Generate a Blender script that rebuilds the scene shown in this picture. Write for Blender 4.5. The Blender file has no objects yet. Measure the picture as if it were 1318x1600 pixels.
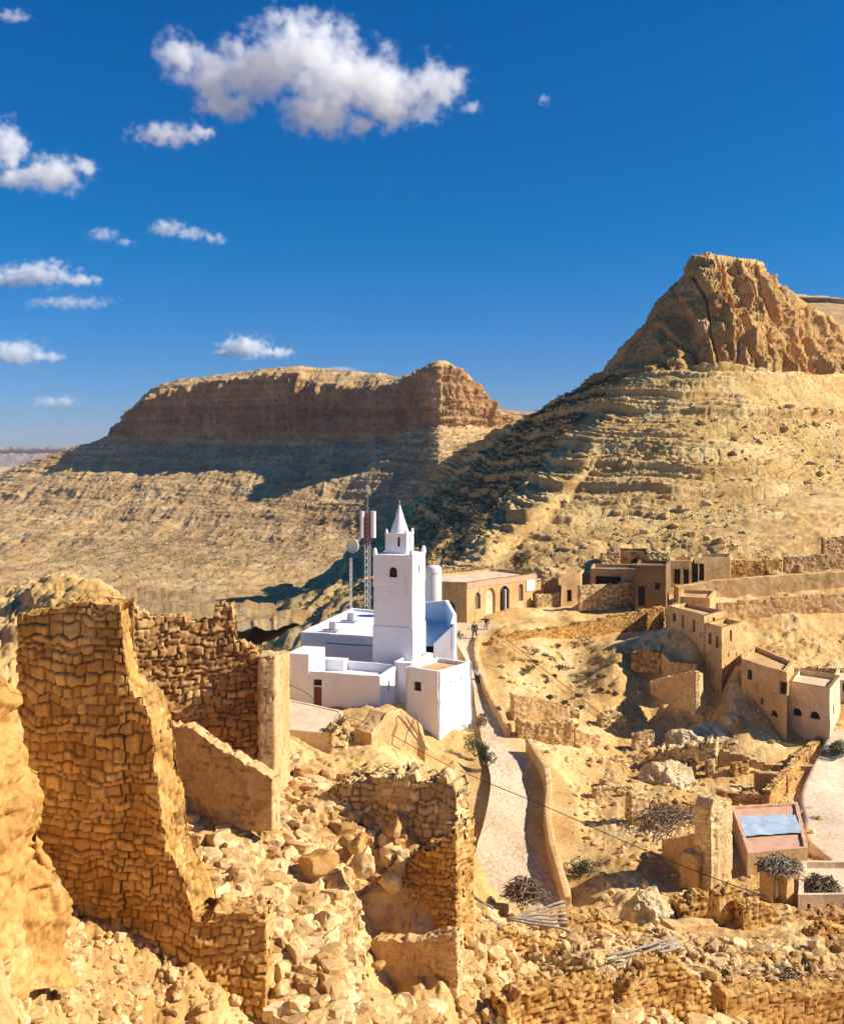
import bpy, bmesh, math, random
import numpy as np
from mathutils import Vector
R = math.radians
random.seed(7)
S = bpy.context.scene
COL = S.collection
# ---------------------------------------------------------------- camera, sky, sun, exposure
F = 1600.0                       # focal length in photograph pixels (1318 wide), horizon at row 700
cam_d = bpy.data.cameras.new("camera"); cam = bpy.data.objects.new("camera", cam_d); COL.objects.link(cam)
cam.rotation_euler = (R(90), 0, 0)
cam_d.sensor_fit = 'HORIZONTAL'; cam_d.sensor_width = 36; cam_d.lens = 36*F/1318
cam_d.shift_y = -100/1318
cam_d.clip_start = 0.5; cam_d.clip_end = 60000
S.camera = cam
SUN_EL, SUN_AZ = R(35.5), math.atan2(-0.10, 0.99)      # azimuth from +X towards +Y
sdir = Vector((math.cos(SUN_EL)*math.cos(SUN_AZ), math.cos(SUN_EL)*math.sin(SUN_AZ), math.sin(SUN_EL)))
sl = bpy.data.lights.new("sun", 'SUN'); so = bpy.data.objects.new("sun", sl); COL.objects.link(so)
sl.energy = 4.6; sl.angle = R(0.5); sl.color = (1.0, 0.94, 0.83)
so.rotation_euler = sdir.to_track_quat('Z', 'Y').to_euler(); so.location = (60, 0, 60)
W = bpy.data.worlds.new("World"); S.world = W; W.use_nodes = True
nt = W.node_tree; nt.nodes.clear()
wo = nt.nodes.new('ShaderNodeOutputWorld'); bg = nt.nodes.new('ShaderNodeBackground')
sky = nt.nodes.new('ShaderNodeTexSky'); sky.sky_type = 'NISHITA'; sky.sun_disc = False
sky.sun_elevation = SUN_EL; sky.sun_rotation = math.pi/2 - SUN_AZ
sky.altitude = 1200; sky.air_density = 1.0; sky.dust_density = 0.3; sky.ozone_density = 3.0
hs = nt.nodes.new('ShaderNodeHueSaturation'); hs.inputs['Saturation'].default_value = 1.2
tc = nt.nodes.new('ShaderNodeTexCoord'); sx = nt.nodes.new('ShaderNodeSeparateXYZ'); nt.links.new(tc.outputs['Generated'], sx.inputs[0])
cr = nt.nodes.new('ShaderNodeValToRGB'); nt.links.new(sx.outputs[2], cr.inputs[0]); mu = nt.nodes.new('ShaderNodeMix'); mu.data_type = 'RGBA'; mu.blend_type = 'MULTIPLY'; mu.inputs[0].default_value = 1
SKYT = [(0.0, (.32, .39, .68)), (.08, (.22, .42, .70)), (.2, (.04, .48, .72)), (.45, (.0, .52, .84))]
while len(cr.color_ramp.elements) < 4: cr.color_ramp.elements.new(.5)
for e_, (p_, c_) in zip(cr.color_ramp.elements, SKYT): e_.position = p_; e_.color = (*c_, 1)
nt.links.new(sky.outputs[0], hs.inputs['Color']); nt.links.new(hs.outputs[0], mu.inputs[6]); nt.links.new(cr.outputs[0], mu.inputs[7]); nt.links.new(mu.outputs[2], bg.inputs[0])
bg.inputs[1].default_value = 0.085; nt.links.new(bg.outputs[0], wo.inputs[0])
S.view_settings.view_transform = 'Standard'; S.view_settings.look = 'None'
S.view_settings.exposure = 0.8; S.view_settings.gamma = 1
S.cycles.use_denoising = True
S.cycles.max_bounces = 32; S.cycles.diffuse_bounces = 3; S.cycles.volume_bounces = 32
# ---------------------------------------------------------------- helpers
def P(px, py, Y): return np.array(((px-659)/F*Y, Y, (700-py)/F*Y))
def _h(i, j, k, s=0):
    with np.errstate(over='ignore'):
        n = (i.astype(np.int64)*374761393 + j.astype(np.int64)*668265263 + k.astype(np.int64)*2147483647 + s*974711) & 0xffffffff
        n = ((n ^ (n >> 13))*1274126177) & 0xffffffff
        n = ((n ^ (n >> 15))*2246822519) & 0xffffffff
        n = n ^ (n >> 16)
    return (n & 0xffffff)/float(0xffffff)
def vnoise(p, s=0):
    f = np.floor(p); q = p-f; q = q*q*(3-2*q); i, j, k = (f[..., a].astype(np.int64) for a in range(3))
    x, y, z = q[..., 0], q[..., 1], q[..., 2]; r = 0
    for a in (0, 1):
        for b in (0, 1):
            for c in (0, 1):
                r = r + _h(i+a, j+b, k+c, s)*(x if a else 1-x)*(y if b else 1-y)*(z if c else 1-z)
    return r*2-1
def fbm(p, o=5, s=0, g=0.5, ridged=False):
    a, r, t = 1.0, 0, 0
    for k in range(o):
        n = vnoise(p*(2.03**k)+17.3*k, s+k)
        if ridged: n = 1-2*np.abs(n)
        r = r+a*n; t += a; a *= g
    return r/t
def worley(p, s=0, d3=False):
    """F1, F2-F1 and the id of the nearest cell"""
    f = np.floor(p).astype(np.int64)
    F1 = np.full(p.shape[:-1], 9.0); F2 = F1.copy(); ID = np.zeros(p.shape[:-1])
    for a in (-1, 0, 1):
        for b in (-1, 0, 1):
            for c in ((-1, 0, 1) if d3 else (0,)):
                i, j = f[..., 0]+a, f[..., 1]+b
                k = f[..., 2]+c if d3 else np.zeros_like(i)
                hx = _h(i, j, k, s+1); hy = _h(i, j, k, s+2)
                d = (i+hx-p[..., 0])**2+(j+hy-p[..., 1])**2
                if d3: d = d+(k+_h(i, j, k, s+3)-p[..., 2])**2
                m = d < F1
                F2 = np.where(m, F1, np.minimum(F2, d)); F1 = np.where(m, d, F1)
                ID = np.where(m, hx, ID)
    return np.sqrt(F1), np.sqrt(F2)-np.sqrt(F1), ID
def sst(a, b, x): t = np.clip((x-a)/(b-a), 0, 1); return t*t*(3-2*t)
def mesh_from(name, V, Q, attrs=None, smooth=True, T=None):
    me = bpy.data.meshes.new(name); V = np.asarray(V, np.float32).reshape(-1, 3)
    Q = np.asarray(Q, np.int32).reshape(-1, 4) if Q is not None and len(Q) else np.zeros((0, 4), np.int32)
    T = np.asarray(T, np.int32).reshape(-1, 3) if T is not None and len(T) else np.zeros((0, 3), np.int32)
    me.vertices.add(len(V)); me.vertices.foreach_set('co', V.ravel())
    nq, nT = len(Q), len(T)
    me.loops.add(nq*4+nT*3); me.loops.foreach_set('vertex_index', np.concatenate([Q.ravel(), T.ravel()]).astype(np.int32))
    me.polygons.add(nq+nT)
    me.polygons.foreach_set('loop_start', np.concatenate([np.arange(nq)*4, nq*4+np.arange(nT)*3]).astype(np.int32))
    me.polygons.foreach_set('use_smooth', np.full(nq+nT, smooth))
    for k, a in (attrs or {}).items():
        at = me.attributes.new(k, 'FLOAT', 'POINT'); at.data.foreach_set('value', np.asarray(a, np.float32).ravel())
    me.update(calc_edges=True)
    return me
def tag(o, label=None, cat=None, group=None, kind=None):
    if label: o['label'] = label
    if cat: o['category'] = cat
    if group: o['group'] = group
    if kind: o['kind'] = kind
    return o
def link(name, me, mat, parent=None, loc=None):
    """V are world coordinates; the origin goes to loc (or to the parent's location)"""
    o = bpy.data.objects.new(name, me); COL.objects.link(o)
    if mat and not me.materials: me.materials.append(mat)
    if parent is not None:
        if loc is None: off = Vector(parent['_o']) if '_o' in parent else Vector((0, 0, 0)); me.transform(__import__('mathutils').Matrix.Translation(-off))
        o.parent = parent; o['_o'] = parent.get('_o', (0, 0, 0))
    elif loc is not None:
        me.transform(__import__('mathutils').Matrix.Translation(-Vector(loc))); o.location = loc; o['_o'] = tuple(float(v) for v in loc)
    return o
def empty(name, loc, label, cat, group=None):
    e = bpy.data.objects.new(name, None); COL.objects.link(e); e.location = [float(v) for v in loc]
    e['_o'] = tuple(float(v) for v in loc); tag(e, label, cat, group); return e
def grid_faces(n, m, closed=False):
    i = np.arange(n-1)[:, None]; j = np.arange(m if closed else m-1)[None, :]; j2 = (j+1) % m
    return np.stack([i*m+j, i*m+j2, (i+1)*m+j2, (i+1)*m+j], -1).reshape(-1, 4)
def normals(V):
    a = np.gradient(V, axis=0); b = np.gradient(V, axis=1); n = np.cross(a, b)
    return n/np.maximum(np.linalg.norm(n, axis=-1, keepdims=True), 1e-9)
def crom(pts, n, lin=0.0):
    """resample control rows (axis 0) with a Catmull-Rom spline to n samples, evenly in index"""
    pts = np.asarray(pts, float); k = len(pts); t = np.linspace(0, k-1, n); i = np.clip(t.astype(int), 0, k-2); f = t-i
    p0 = pts[np.clip(i-1, 0, k-1)]; p1 = pts[i]; p2 = pts[i+1]; p3 = pts[np.clip(i+2, 0, k-1)]
    sh = (-1,)+(1,)*(pts.ndim-1); f = f.reshape(sh)
    m1 = (p2-p0)*.5; m2 = (p3-p1)*.5; f2 = f*f; f3 = f2*f
    c = (2*f3-3*f2+1)*p1+(f3-2*f2+f)*m1+(-2*f3+3*f2)*p2+(f3-f2)*m2
    return c*(1-lin)+((1-f)*p1+f*p2)*lin
# ---------------------------------------------------------------- materials
MATS = {}
def mat_nodes(name):
    m = bpy.data.materials.new(name); m.use_nodes = True; t = m.node_tree
    b = t.nodes['Principled BSDF']; MATS[name] = m
    return m, t, b
def N(t, typ, **kw):
    n = t.nodes.new(typ)
    for k, v in kw.items():
        if k.startswith('i_'): n.inputs[int(k[2:]) if k[2:].isdigit() else k[2:]].default_value = v
        else: setattr(n, k, v)
    return n
def mixc(t, fac, a, b, mode='MIX'):
    n = t.nodes.new('ShaderNodeMix'); n.data_type = 'RGBA'; n.blend_type = mode
    for s, v in ((0, fac), (6, a), (7, b)):
        if hasattr(v, 'is_linked') or hasattr(v, 'links'): t.links.new(v, n.inputs[s])
        else: n.inputs[s].default_value = v if s == 0 else (*v, 1)
    return n.outputs[2]
def noise(t, co, scale, detail=6, rough=.6, stretch=None):
    if stretch:
        mp = N(t, 'ShaderNodeMapping'); mp.inputs['Scale'].default_value = stretch; t.links.new(co, mp.inputs[0]); co = mp.outputs[0]
    n = N(t, 'ShaderNodeTexNoise'); n.inputs['Scale'].default_value = scale; n.inputs['Detail'].default_value = detail
    n.inputs['Roughness'].default_value = rough; t.links.new(co, n.inputs['Vector']); return n.outputs[0]
def ramp(t, fac, stops):
    r = N(t, 'ShaderNodeValToRGB'); e = r.color_ramp.elements
    while len(e) < len(stops): e.new(0.5)
    for x, (p, c) in zip(e, stops): x.position = p; x.color = (*c, 1) if len(c) == 3 else c
    t.links.new(fac, r.inputs[0]); return r.outputs[0]
def earth(name, c_dark, c_mid, c_light, scale=1.0, bump=.5, bdist=.1, tint=None, strata=0, spots=None, rough=.95, fine=6.0):
    m, t, b = mat_nodes(name); co = N(t, 'ShaderNodeTexCoord').outputs['Object']
    n1 = noise(t, co, .35*scale, 8, .65); n2 = noise(t, co, fine*scale, 8, .7)
    col = ramp(t, n1, [(.33, c_dark), (.5, c_mid), (.66, c_light)])
    col = mixc(t, .75, col, ramp(t, n2, [(.3, (.55, .52, .48)), (.52, (1, 1, 1)), (.75, (1.25, 1.25, 1.22))]), 'MULTIPLY')
    if strata:
        n3 = noise(t, co, .22*scale, 6, .6, (.12, .12, strata))
        col = mixc(t, .7, col, ramp(t, n3, [(.35, (.62, .55, .5)), (.5, (1, 1, 1)), (.62, (1.25, 1.2, 1.1))]), 'MULTIPLY')
    if tint:
        a = N(t, 'ShaderNodeAttribute'); a.attribute_name = 'tint'
        col = mixc(t, .85, col, ramp(t, a.outputs['Fac'], tint), 'MULTIPLY')
    if spots:
        n4 = noise(t, co, spots[0], 4, .7)
        f = ramp(t, n4, [(spots[1], (0, 0, 0)), (spots[1]+.06, (1, 1, 1))]); col = mixc(t, f, col, spots[2])
    t.links.new(col, b.inputs['Base Color']); b.inputs['Roughness'].default_value = rough
    b.inputs['Specular IOR Level'].default_value = .15
    n5 = noise(t, co, 2.2*fine*scale, 10, .75)
    bp = N(t, 'ShaderNodeBump'); bp.inputs['Strength'].default_value = bump; bp.inputs['Distance'].default_value = bdist
    t.links.new(n5, bp.inputs['Height']); t.links.new(bp.outputs[0], b.inputs['Normal'])
    return m
def plain(name, col, rough=.8, var=.15, scale=3, bump=.15, bdist=.02, metal=0, dirt=None):
    m, t, b = mat_nodes(name); co = N(t, 'ShaderNodeTexCoord').outputs['Object']
    n = noise(t, co, scale, 8, .65)
    c = ramp(t, n, [(.3, tuple(v*(1-var) for v in col)), (.7, tuple(min(1, v*(1+var)) for v in col))])
    if dirt:
        n4 = noise(t, co, dirt[0], 7, .7, dirt[3] if len(dirt) > 3 else None)
        f = ramp(t, n4, [(dirt[1], (0, 0, 0)), (dirt[1]+.15, (.7, .7, .7))]); c = mixc(t, f, c, dirt[2])
    t.links.new(c, b.inputs['Base Color']); b.inputs['Roughness'].default_value = rough; b.inputs['Metallic'].default_value = metal
    b.inputs['Specular IOR Level'].default_value = .25
    n5 = noise(t, co, scale*5, 8, .7)
    bp = N(t, 'ShaderNodeBump'); bp.inputs['Strength'].default_value = bump; bp.inputs['Distance'].default_value = bdist
    t.links.new(n5, bp.inputs['Height']); t.links.new(bp.outputs[0], b.inputs['Normal'])
    return m
STINT = [(0, (.62, .5, .38)), (.28, (.74, .64, .52)), (.55, (1.0, .95, .88)), (.8, (1.15, 1.1, 1.05)), (1, (1.4, 1.42, 1.4))]
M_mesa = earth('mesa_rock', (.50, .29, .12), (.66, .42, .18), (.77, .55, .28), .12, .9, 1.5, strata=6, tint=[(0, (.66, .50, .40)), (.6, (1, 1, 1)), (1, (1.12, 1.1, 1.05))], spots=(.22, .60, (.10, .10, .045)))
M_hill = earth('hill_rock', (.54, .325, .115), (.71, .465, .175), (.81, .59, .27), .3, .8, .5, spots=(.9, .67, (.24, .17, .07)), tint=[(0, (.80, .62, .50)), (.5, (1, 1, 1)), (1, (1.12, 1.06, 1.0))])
M_soil = earth('sandy_soil', (.46, .255, .08), (.64, .395, .145), (.76, .535, .255), .6, .6, .15, spots=(1.6, .64, (.30, .20, .08)), tint=[(0, (.7, .6, .5)), (.5, (1, 1, 1)), (1, (1.15, 1.15, 1.12))])
# ---------------------------------------------------------------- hills (lofts through traced contour lines, each at its own distance)
def loft(rows, nr, nc, rowlin=.35, weights=None):
    C = np.array([[P(*q) for q in r] for r in rows])                      # rows x cols x 3
    C = np.stack([crom(r, nc, .15) for r in C])                           # refine along
    if weights:                                                           # uneven number of samples between rows
        out = []; k = len(C)
        for a in range(k-1):
            n = weights[a]; t = np.arange(n)/n
            p0, p1, p2, p3 = C[max(a-1, 0)], C[a], C[a+1], C[min(a+2, k-1)]
            t = t[:, None, None]; m1 = (p2-p0)*.5*.6; m2 = (p3-p1)*.5*.6
            # limited tangents so that cliffs keep a hard rim
            lim = np.linalg.norm(p2-p1, axis=-1, keepdims=True)
            m1 = m1*np.minimum(1, lim/np.maximum(np.linalg.norm(m1, axis=-1, keepdims=True), 1e-6)); m2 = m2*np.minimum(1, lim/np.maximum(np.linalg.norm(m2, axis=-1, keepdims=True), 1e-6))
            c = (2*t**3-3*t**2+1)*p1+(t**3-2*t**2+t)*m1+(-2*t**3+3*t**2)*p2+(t**3-t**2)*m2
            out.append(c*(1-rowlin)+((1-t)*p1+t*p2)*rowlin)
        out.append(C[-1:]); return np.concatenate(out)
    return crom(C, nr, rowlin)
# --- the flat topped mesa on the left
cols = [-140, 0, 100, 165, 210, 260, 330, 400, 460, 485, 560, 625, 660, 685, 715, 745, 775, 800, 900]
rimY = [890, 875, 862, 850, 834, 814, 786, 758, 736, 727, 698, 664, 643, 622, 640, 665, 690, 715, 800]
sky_y = [786, 738, 706, 684, 632, 600, 588, 580, 574, 575, 581, 589, 578, 569, 582, 606, 640, 650, 660]
rim_y = [787, 739, 707, 685, 640, 610, 598, 588, 582, 600, 604, 600, 582, 571, 586, 612, 645, 654, 664]
bas_y = [788, 741, 709, 688, 688, 689, 690, 687, 688, 688, 685, 681, 674, 669, 668, 668, 668, 668, 674]
t1_y = [810, 768, 745, 735, 734, 734, 735, 735, 735, 735, 730, 724, 712, 704, 698, 694, 690, 690, 694]
t2_y = [845, 815, 798, 790, 790, 790, 790, 790, 788, 787, 784, 776, 764, 754, 742, 734, 728, 724, 722]
t3_y = [890, 875, 868, 862, 860, 860, 858, 858, 856, 855, 850, 842, 830, 818, 806, 796, 786, 778, 770]
t4_y = [935, 930, 930, 930, 928, 928, 925, 922, 920, 918, 915, 905, 895, 885, 872, 862, 852, 842, 830]
def row(ys, f): return [(c, y, f(c, Y)) for c, y, Y in zip(cols, ys, rimY)]
rows = [row([y+60 for y in sky_y], lambda c, Y: Y+260),
        row([y+4 for y in sky_y], lambda c, Y: Y+120),
        row(sky_y, lambda c, Y: Y+45), row(rim_y, lambda c, Y: Y),
        row([(a*.45+b*.55) for a, b in zip(rim_y, bas_y)], lambda c, Y: Y-2),
        row(bas_y, lambda c, Y: Y-6), row(t1_y, lambda c, Y: Y-62), row(t2_y, lambda c, Y: Y*.82-5), row(t3_y, lambda c, Y: 470+(Y-620)*.35),
        row(t4_y, lambda c, Y: 330), row([1010]*len(cols), lambda c, Y: 160)]
wts = [4, 6, 16, 34, 60, 70, 70, 90, 90, 20]
V = loft(rows, 0, 1150, .3, wts); Nn = normals(V); 
if Nn[..., 2].mean() < 0: Nn = -Nn
rid = np.repeat(np.arange(len(wts)), wts); rid = np.append(rid, len(wts)-1)[:, None]
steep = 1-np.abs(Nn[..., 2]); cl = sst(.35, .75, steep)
vert = fbm(V*np.array([.11, .11, .018]), 5, 3, .55, True); strat = fbm(V*np.array([.008, .008, .22])+fbm(V*.02, 3, 9)[..., None]*.25, 4, 5, .6)
gul = fbm(V*np.array([.05, .012, .01]), 4, 21, .5, True); fine = fbm(V*.22, 4, 8, .6)
d = cl*(vert*8.5+strat*3.0+fine*3.0)+(1-cl)*(gul*2.6+strat*3.4+fine*1.2)
rimfade = np.where(rid < 2, 0.3, 1.0)
V = V+Nn*(d*rimfade)[..., None]
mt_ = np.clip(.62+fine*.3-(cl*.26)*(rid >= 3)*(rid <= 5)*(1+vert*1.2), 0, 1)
V[..., 2] += (1-cl)*fbm(V*.5, 3, 12)*.5
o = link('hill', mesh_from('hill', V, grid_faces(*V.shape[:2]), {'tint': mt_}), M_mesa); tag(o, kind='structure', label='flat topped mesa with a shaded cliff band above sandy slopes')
MESA = V
# --- the rocky butte on the right
rows = [
 [(940,660,330),(1000,640,330),(1040,600,330),(1060,560,330),(1080,560,330),(1100,560,330),(1120,560,330),(1160,560,330),(1200,560,330),(1240,560,330),(1280,560,340),(1330,570,350),(1470,600,360)],
 [(932,600,262),(967,556,256),(1007,520,250),(1028,486,248),(1062,450,246),(1090,412,244),(1116,404,243),(1150,410,244),(1190,418,246),(1206,440,250),(1252,472,256),(1318,514,270),(1460,560,290)],
 [(928,594,250),(965,547,243),(1003,507,237),(1024,470,234),(1058,437,232),(1086,404,230),(1112,398,229),(1150,403,230),(1190,412,232),(1203,432,236),(1250,466,244),(1318,508,256),(1450,556,276)],
 [(922,598,247),(962,566,238),(1000,535,230),(1022,508,226),(1050,475,225),(1078,440,224),(1110,430,222),(1150,440,223),(1195,452,226),(1220,478,230),(1262,510,236),(1318,535,246),(1450,575,266)],
 [(900,612,244),(940,598,230),(985,585,219),(1015,580,213),(1050,578,210),(1085,574,208),(1115,572,207),(1150,573,207),(1190,577,208),(1220,580,210),(1260,584,213),(1318,588,220),(1450,600,236)],
 [(855,636,252),(890,630,228),(955,620,208),(985,622,202),(1020,625,198),(1055,625,196),(1100,625,195),(1150,627,195),(1190,630,196),(1230,632,198),(1270,635,200),(1330,638,205),(1460,650,220)],
 [(815,660,262),(850,655,228),(922,665,196),(960,672,190),(1000,676,187),(1045,678,184),(1100,678,183),(1150,680,183),(1200,682,184),(1240,683,185),(1280,685,187),(1340,688,190),(1470,696,205)],
 [(745,690,290),(800,710,232),(885,735,180),(930,742,174),(980,745,170),(1040,746,167),(1100,746,166),(1150,747,166),(1200,748,167),(1250,749,168),(1295,750,169),(1350,752,172),(1480,760,185)],
 [(690,722,320),(740,765,240),(822,785,164),(880,795,157),(950,800,152),(1020,802,149),(1090,802,148),(1150,802,148),(1210,803,148),(1260,804,149),(1310,805,150),(1370,806,152),(1490,812,162)],
 [(665,745,335),(690,815,232),(765,832,150),(830,848,141),(920,852,137),(1000,852,135),(1080,850,134),(1150,850,133),(1215,850,133),(1270,850,133),(1325,850,134),(1380,850,136),(1500,854,144)],
 [(640,775,340),(610,868,225),(705,872,138),(780,884,128),(880,882,126),(980,880,125),(1070,878,125),(1150,878,124),(1220,878,124),(1275,878,124),(1335,878,125),(1400,878,127),(1510,880,132)],
 [(560,850,330),(520,925,205),(625,925,136),(760,915,122),(880,900,121),(980,896,121),(1070,893,121),(1150,892,120),(1220,892,120),(1280,892,120),(1340,892,121),(1410,892,122),(1520,894,126)],
 [(500,905,300),(400,985,185),(600,1010,112),(740,985,112),(880,960,114),(980,950,115),(1070,945,115),(1150,945,115),(1220,945,115),(1280,945,115),(1340,945,115),(1420,945,115),(1530,945,118)],
 [(430,960,260),(380,1030,150),(560,1080,100),(740,1030,104),(880,1000,108),(980,990,109),(1070,985,109),(1150,985,109),(1220,985,109),(1280,985,109),(1340,985,109),(1420,985,109),(1530,985,112)]]
wts = [4, 4, 26, 100, 50, 50, 70, 70, 60, 50, 24, 16, 6]
V = loft(rows, 0, 1250, .25, wts); Nn = normals(V)
if Nn[..., 2].mean() < 0: Nn = -Nn
rid = np.append(np.repeat(np.arange(len(wts)), wts), len(wts)-1)[:, None]
steep = 1-np.abs(Nn[..., 2]); cl = sst(.3, .6, steep)*.25
cl = np.where((rid >= 2) & (rid <= 3), np.maximum(cl*4, .92), cl)
warp = np.stack([fbm(V*.06, 3, 31), fbm(V*.06, 3, 32), fbm(V*.06, 3, 33)], -1)
rx = V[..., 0]+V[..., 1]*.35-V[..., 2]*.28
ribs = 1-np.abs(vnoise(np.stack([rx*.16+warp[..., 0]*.5, V[..., 1]*.02, V[..., 2]*.02+warp[..., 1]*.4], -1), 41))*2.6
ribs2 = 1-np.abs(vnoise(np.stack([rx*.42+warp[..., 1]*.7, V[..., 1]*.05, V[..., 2]*.05], -1), 47))*2.4
rx0 = V[..., 0]+V[..., 1]*.35-V[..., 2]*.28
w1, w2, wid = worley(np.stack([rx0*.20, V[..., 2]*.045+warp[..., 2]*.4], -1)+warp[..., :2]*.35, 5)
crk = sst(0, .16, w2)
fine = fbm(V*.45, 5, 8, .58); st = fbm(V*np.array([.012, .012, .42])+warp*.3, 4, 6, .55)
ff = fbm(V*1.3, 4, 88, .6, True)
rock = ribs*2.5+ribs2*1.2+(crk-1)*1.5+(1-w1)*.6+fine*1.4+ff*.5-2.6
# bedding ledges on the lower slopes
zz = V[..., 2]+warp[..., 0]*2.2+V[..., 0]*.01; led = (zz*.30) % 1.0; ledge = (sst(0, .22, led)-led)
ledge2 = ((zz*.83+.3) % 1.0); ledge2 = sst(0, .3, ledge2)-ledge2
lm = sst(-.45, .15, fbm(V*np.array([.03, .03, .2]), 3, 77))
blocks, b2, bid = worley(np.stack([V[..., 0]*.42, V[..., 2]*.62+V[..., 1]*.22], -1)+warp[..., :2]*.4, 15)
blk = lm*(sst(.0, .3, b2)*(.3+bid*.7))
rub1, rub2, rubid = worley(V[..., :2]*.9, 19); rub = (1-rub1)*(rubid > .55)
led3 = (zz*2.1) % 1.0; ledge3 = sst(0, .3, led3)-led3
slope = ledge*1.5*lm+ledge2*1.0*lm+ledge3*.35+blk*.22+fine*.38+st*.35+rub*.15-.7
isl = np.where(rid >= 4, 1.0, 0.0)
d = cl*rock+(1-cl)*slope*np.where(rid < 2, .3, 1)
nrm = Nn*(d)[..., None]
V = V+nrm
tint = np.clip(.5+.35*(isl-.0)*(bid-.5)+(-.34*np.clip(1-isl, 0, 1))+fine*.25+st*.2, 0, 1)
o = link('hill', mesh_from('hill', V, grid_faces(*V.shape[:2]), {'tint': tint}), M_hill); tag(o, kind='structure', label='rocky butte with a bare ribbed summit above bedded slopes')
BUTTE = V
# --- farther ridges
def ridge(pts, label, mat, amp=4, nr=60, nc=500):
    rows = [[(x, y+8, Y+400) for x, y, Y in pts], pts, [(x, y+10, Y-25) for x, y, Y in pts], [(x, y+24, Y-90) for x, y, Y in pts], [(x, y+60, Y-190) for x, y, Y in pts]]
    V = loft(rows, nr, nc, .4); n = normals(V)
    if n[..., 2].mean() < 0: n = -n
    d = fbm(V*np.array([.02, .02, .05]), 5, 61, .55, True)*amp
    V = V+n*d[..., None]
    o = link('hill', mesh_from('hill', V, grid_faces(*V.shape[:2]), {'tint': .6+0*V[..., 0]}), mat); tag(o, label, kind='structure')
ridge([(1150, 470, 900), (1230, 463, 880), (1262, 464, 860), (1320, 468, 840), (1400, 478, 830), (1500, 500, 820)], 'far slope showing beyond the right shoulder of the butte', M_mesa, 3)
ridge([(700, 655, 1500), (770, 641, 1500), (800, 643, 1500), (830, 645, 1500), (900, 650, 1500)], 'low far ridge between the mesa and the butte', M_mesa, 3)
ridge([(-1800, 696, 4200), (-400, 700, 4200), (-120, 699, 4200), (0, 699, 4200), (80, 699, 4200), (160, 702, 4200), (300, 706, 4300), (900, 706, 4300), (2000, 700, 4300), (3200, 700, 4300)], 'hazy far plateau at the left horizon', earth('far_plateau_rock', (.22, .15, .13), (.30, .21, .18), (.38, .28, .23), .05, .5, 2), 8)
# base plain to the horizon
g = 8000.0
link('ground', mesh_from('ground', [(-g, -250, -75), (g, -250, -75), (g, 4700, -75), (-g, 4700, -75)], [(0, 1, 2, 3)], {'tint': [.6]*4}), M_mesa)['kind'] = 'structure'
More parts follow.
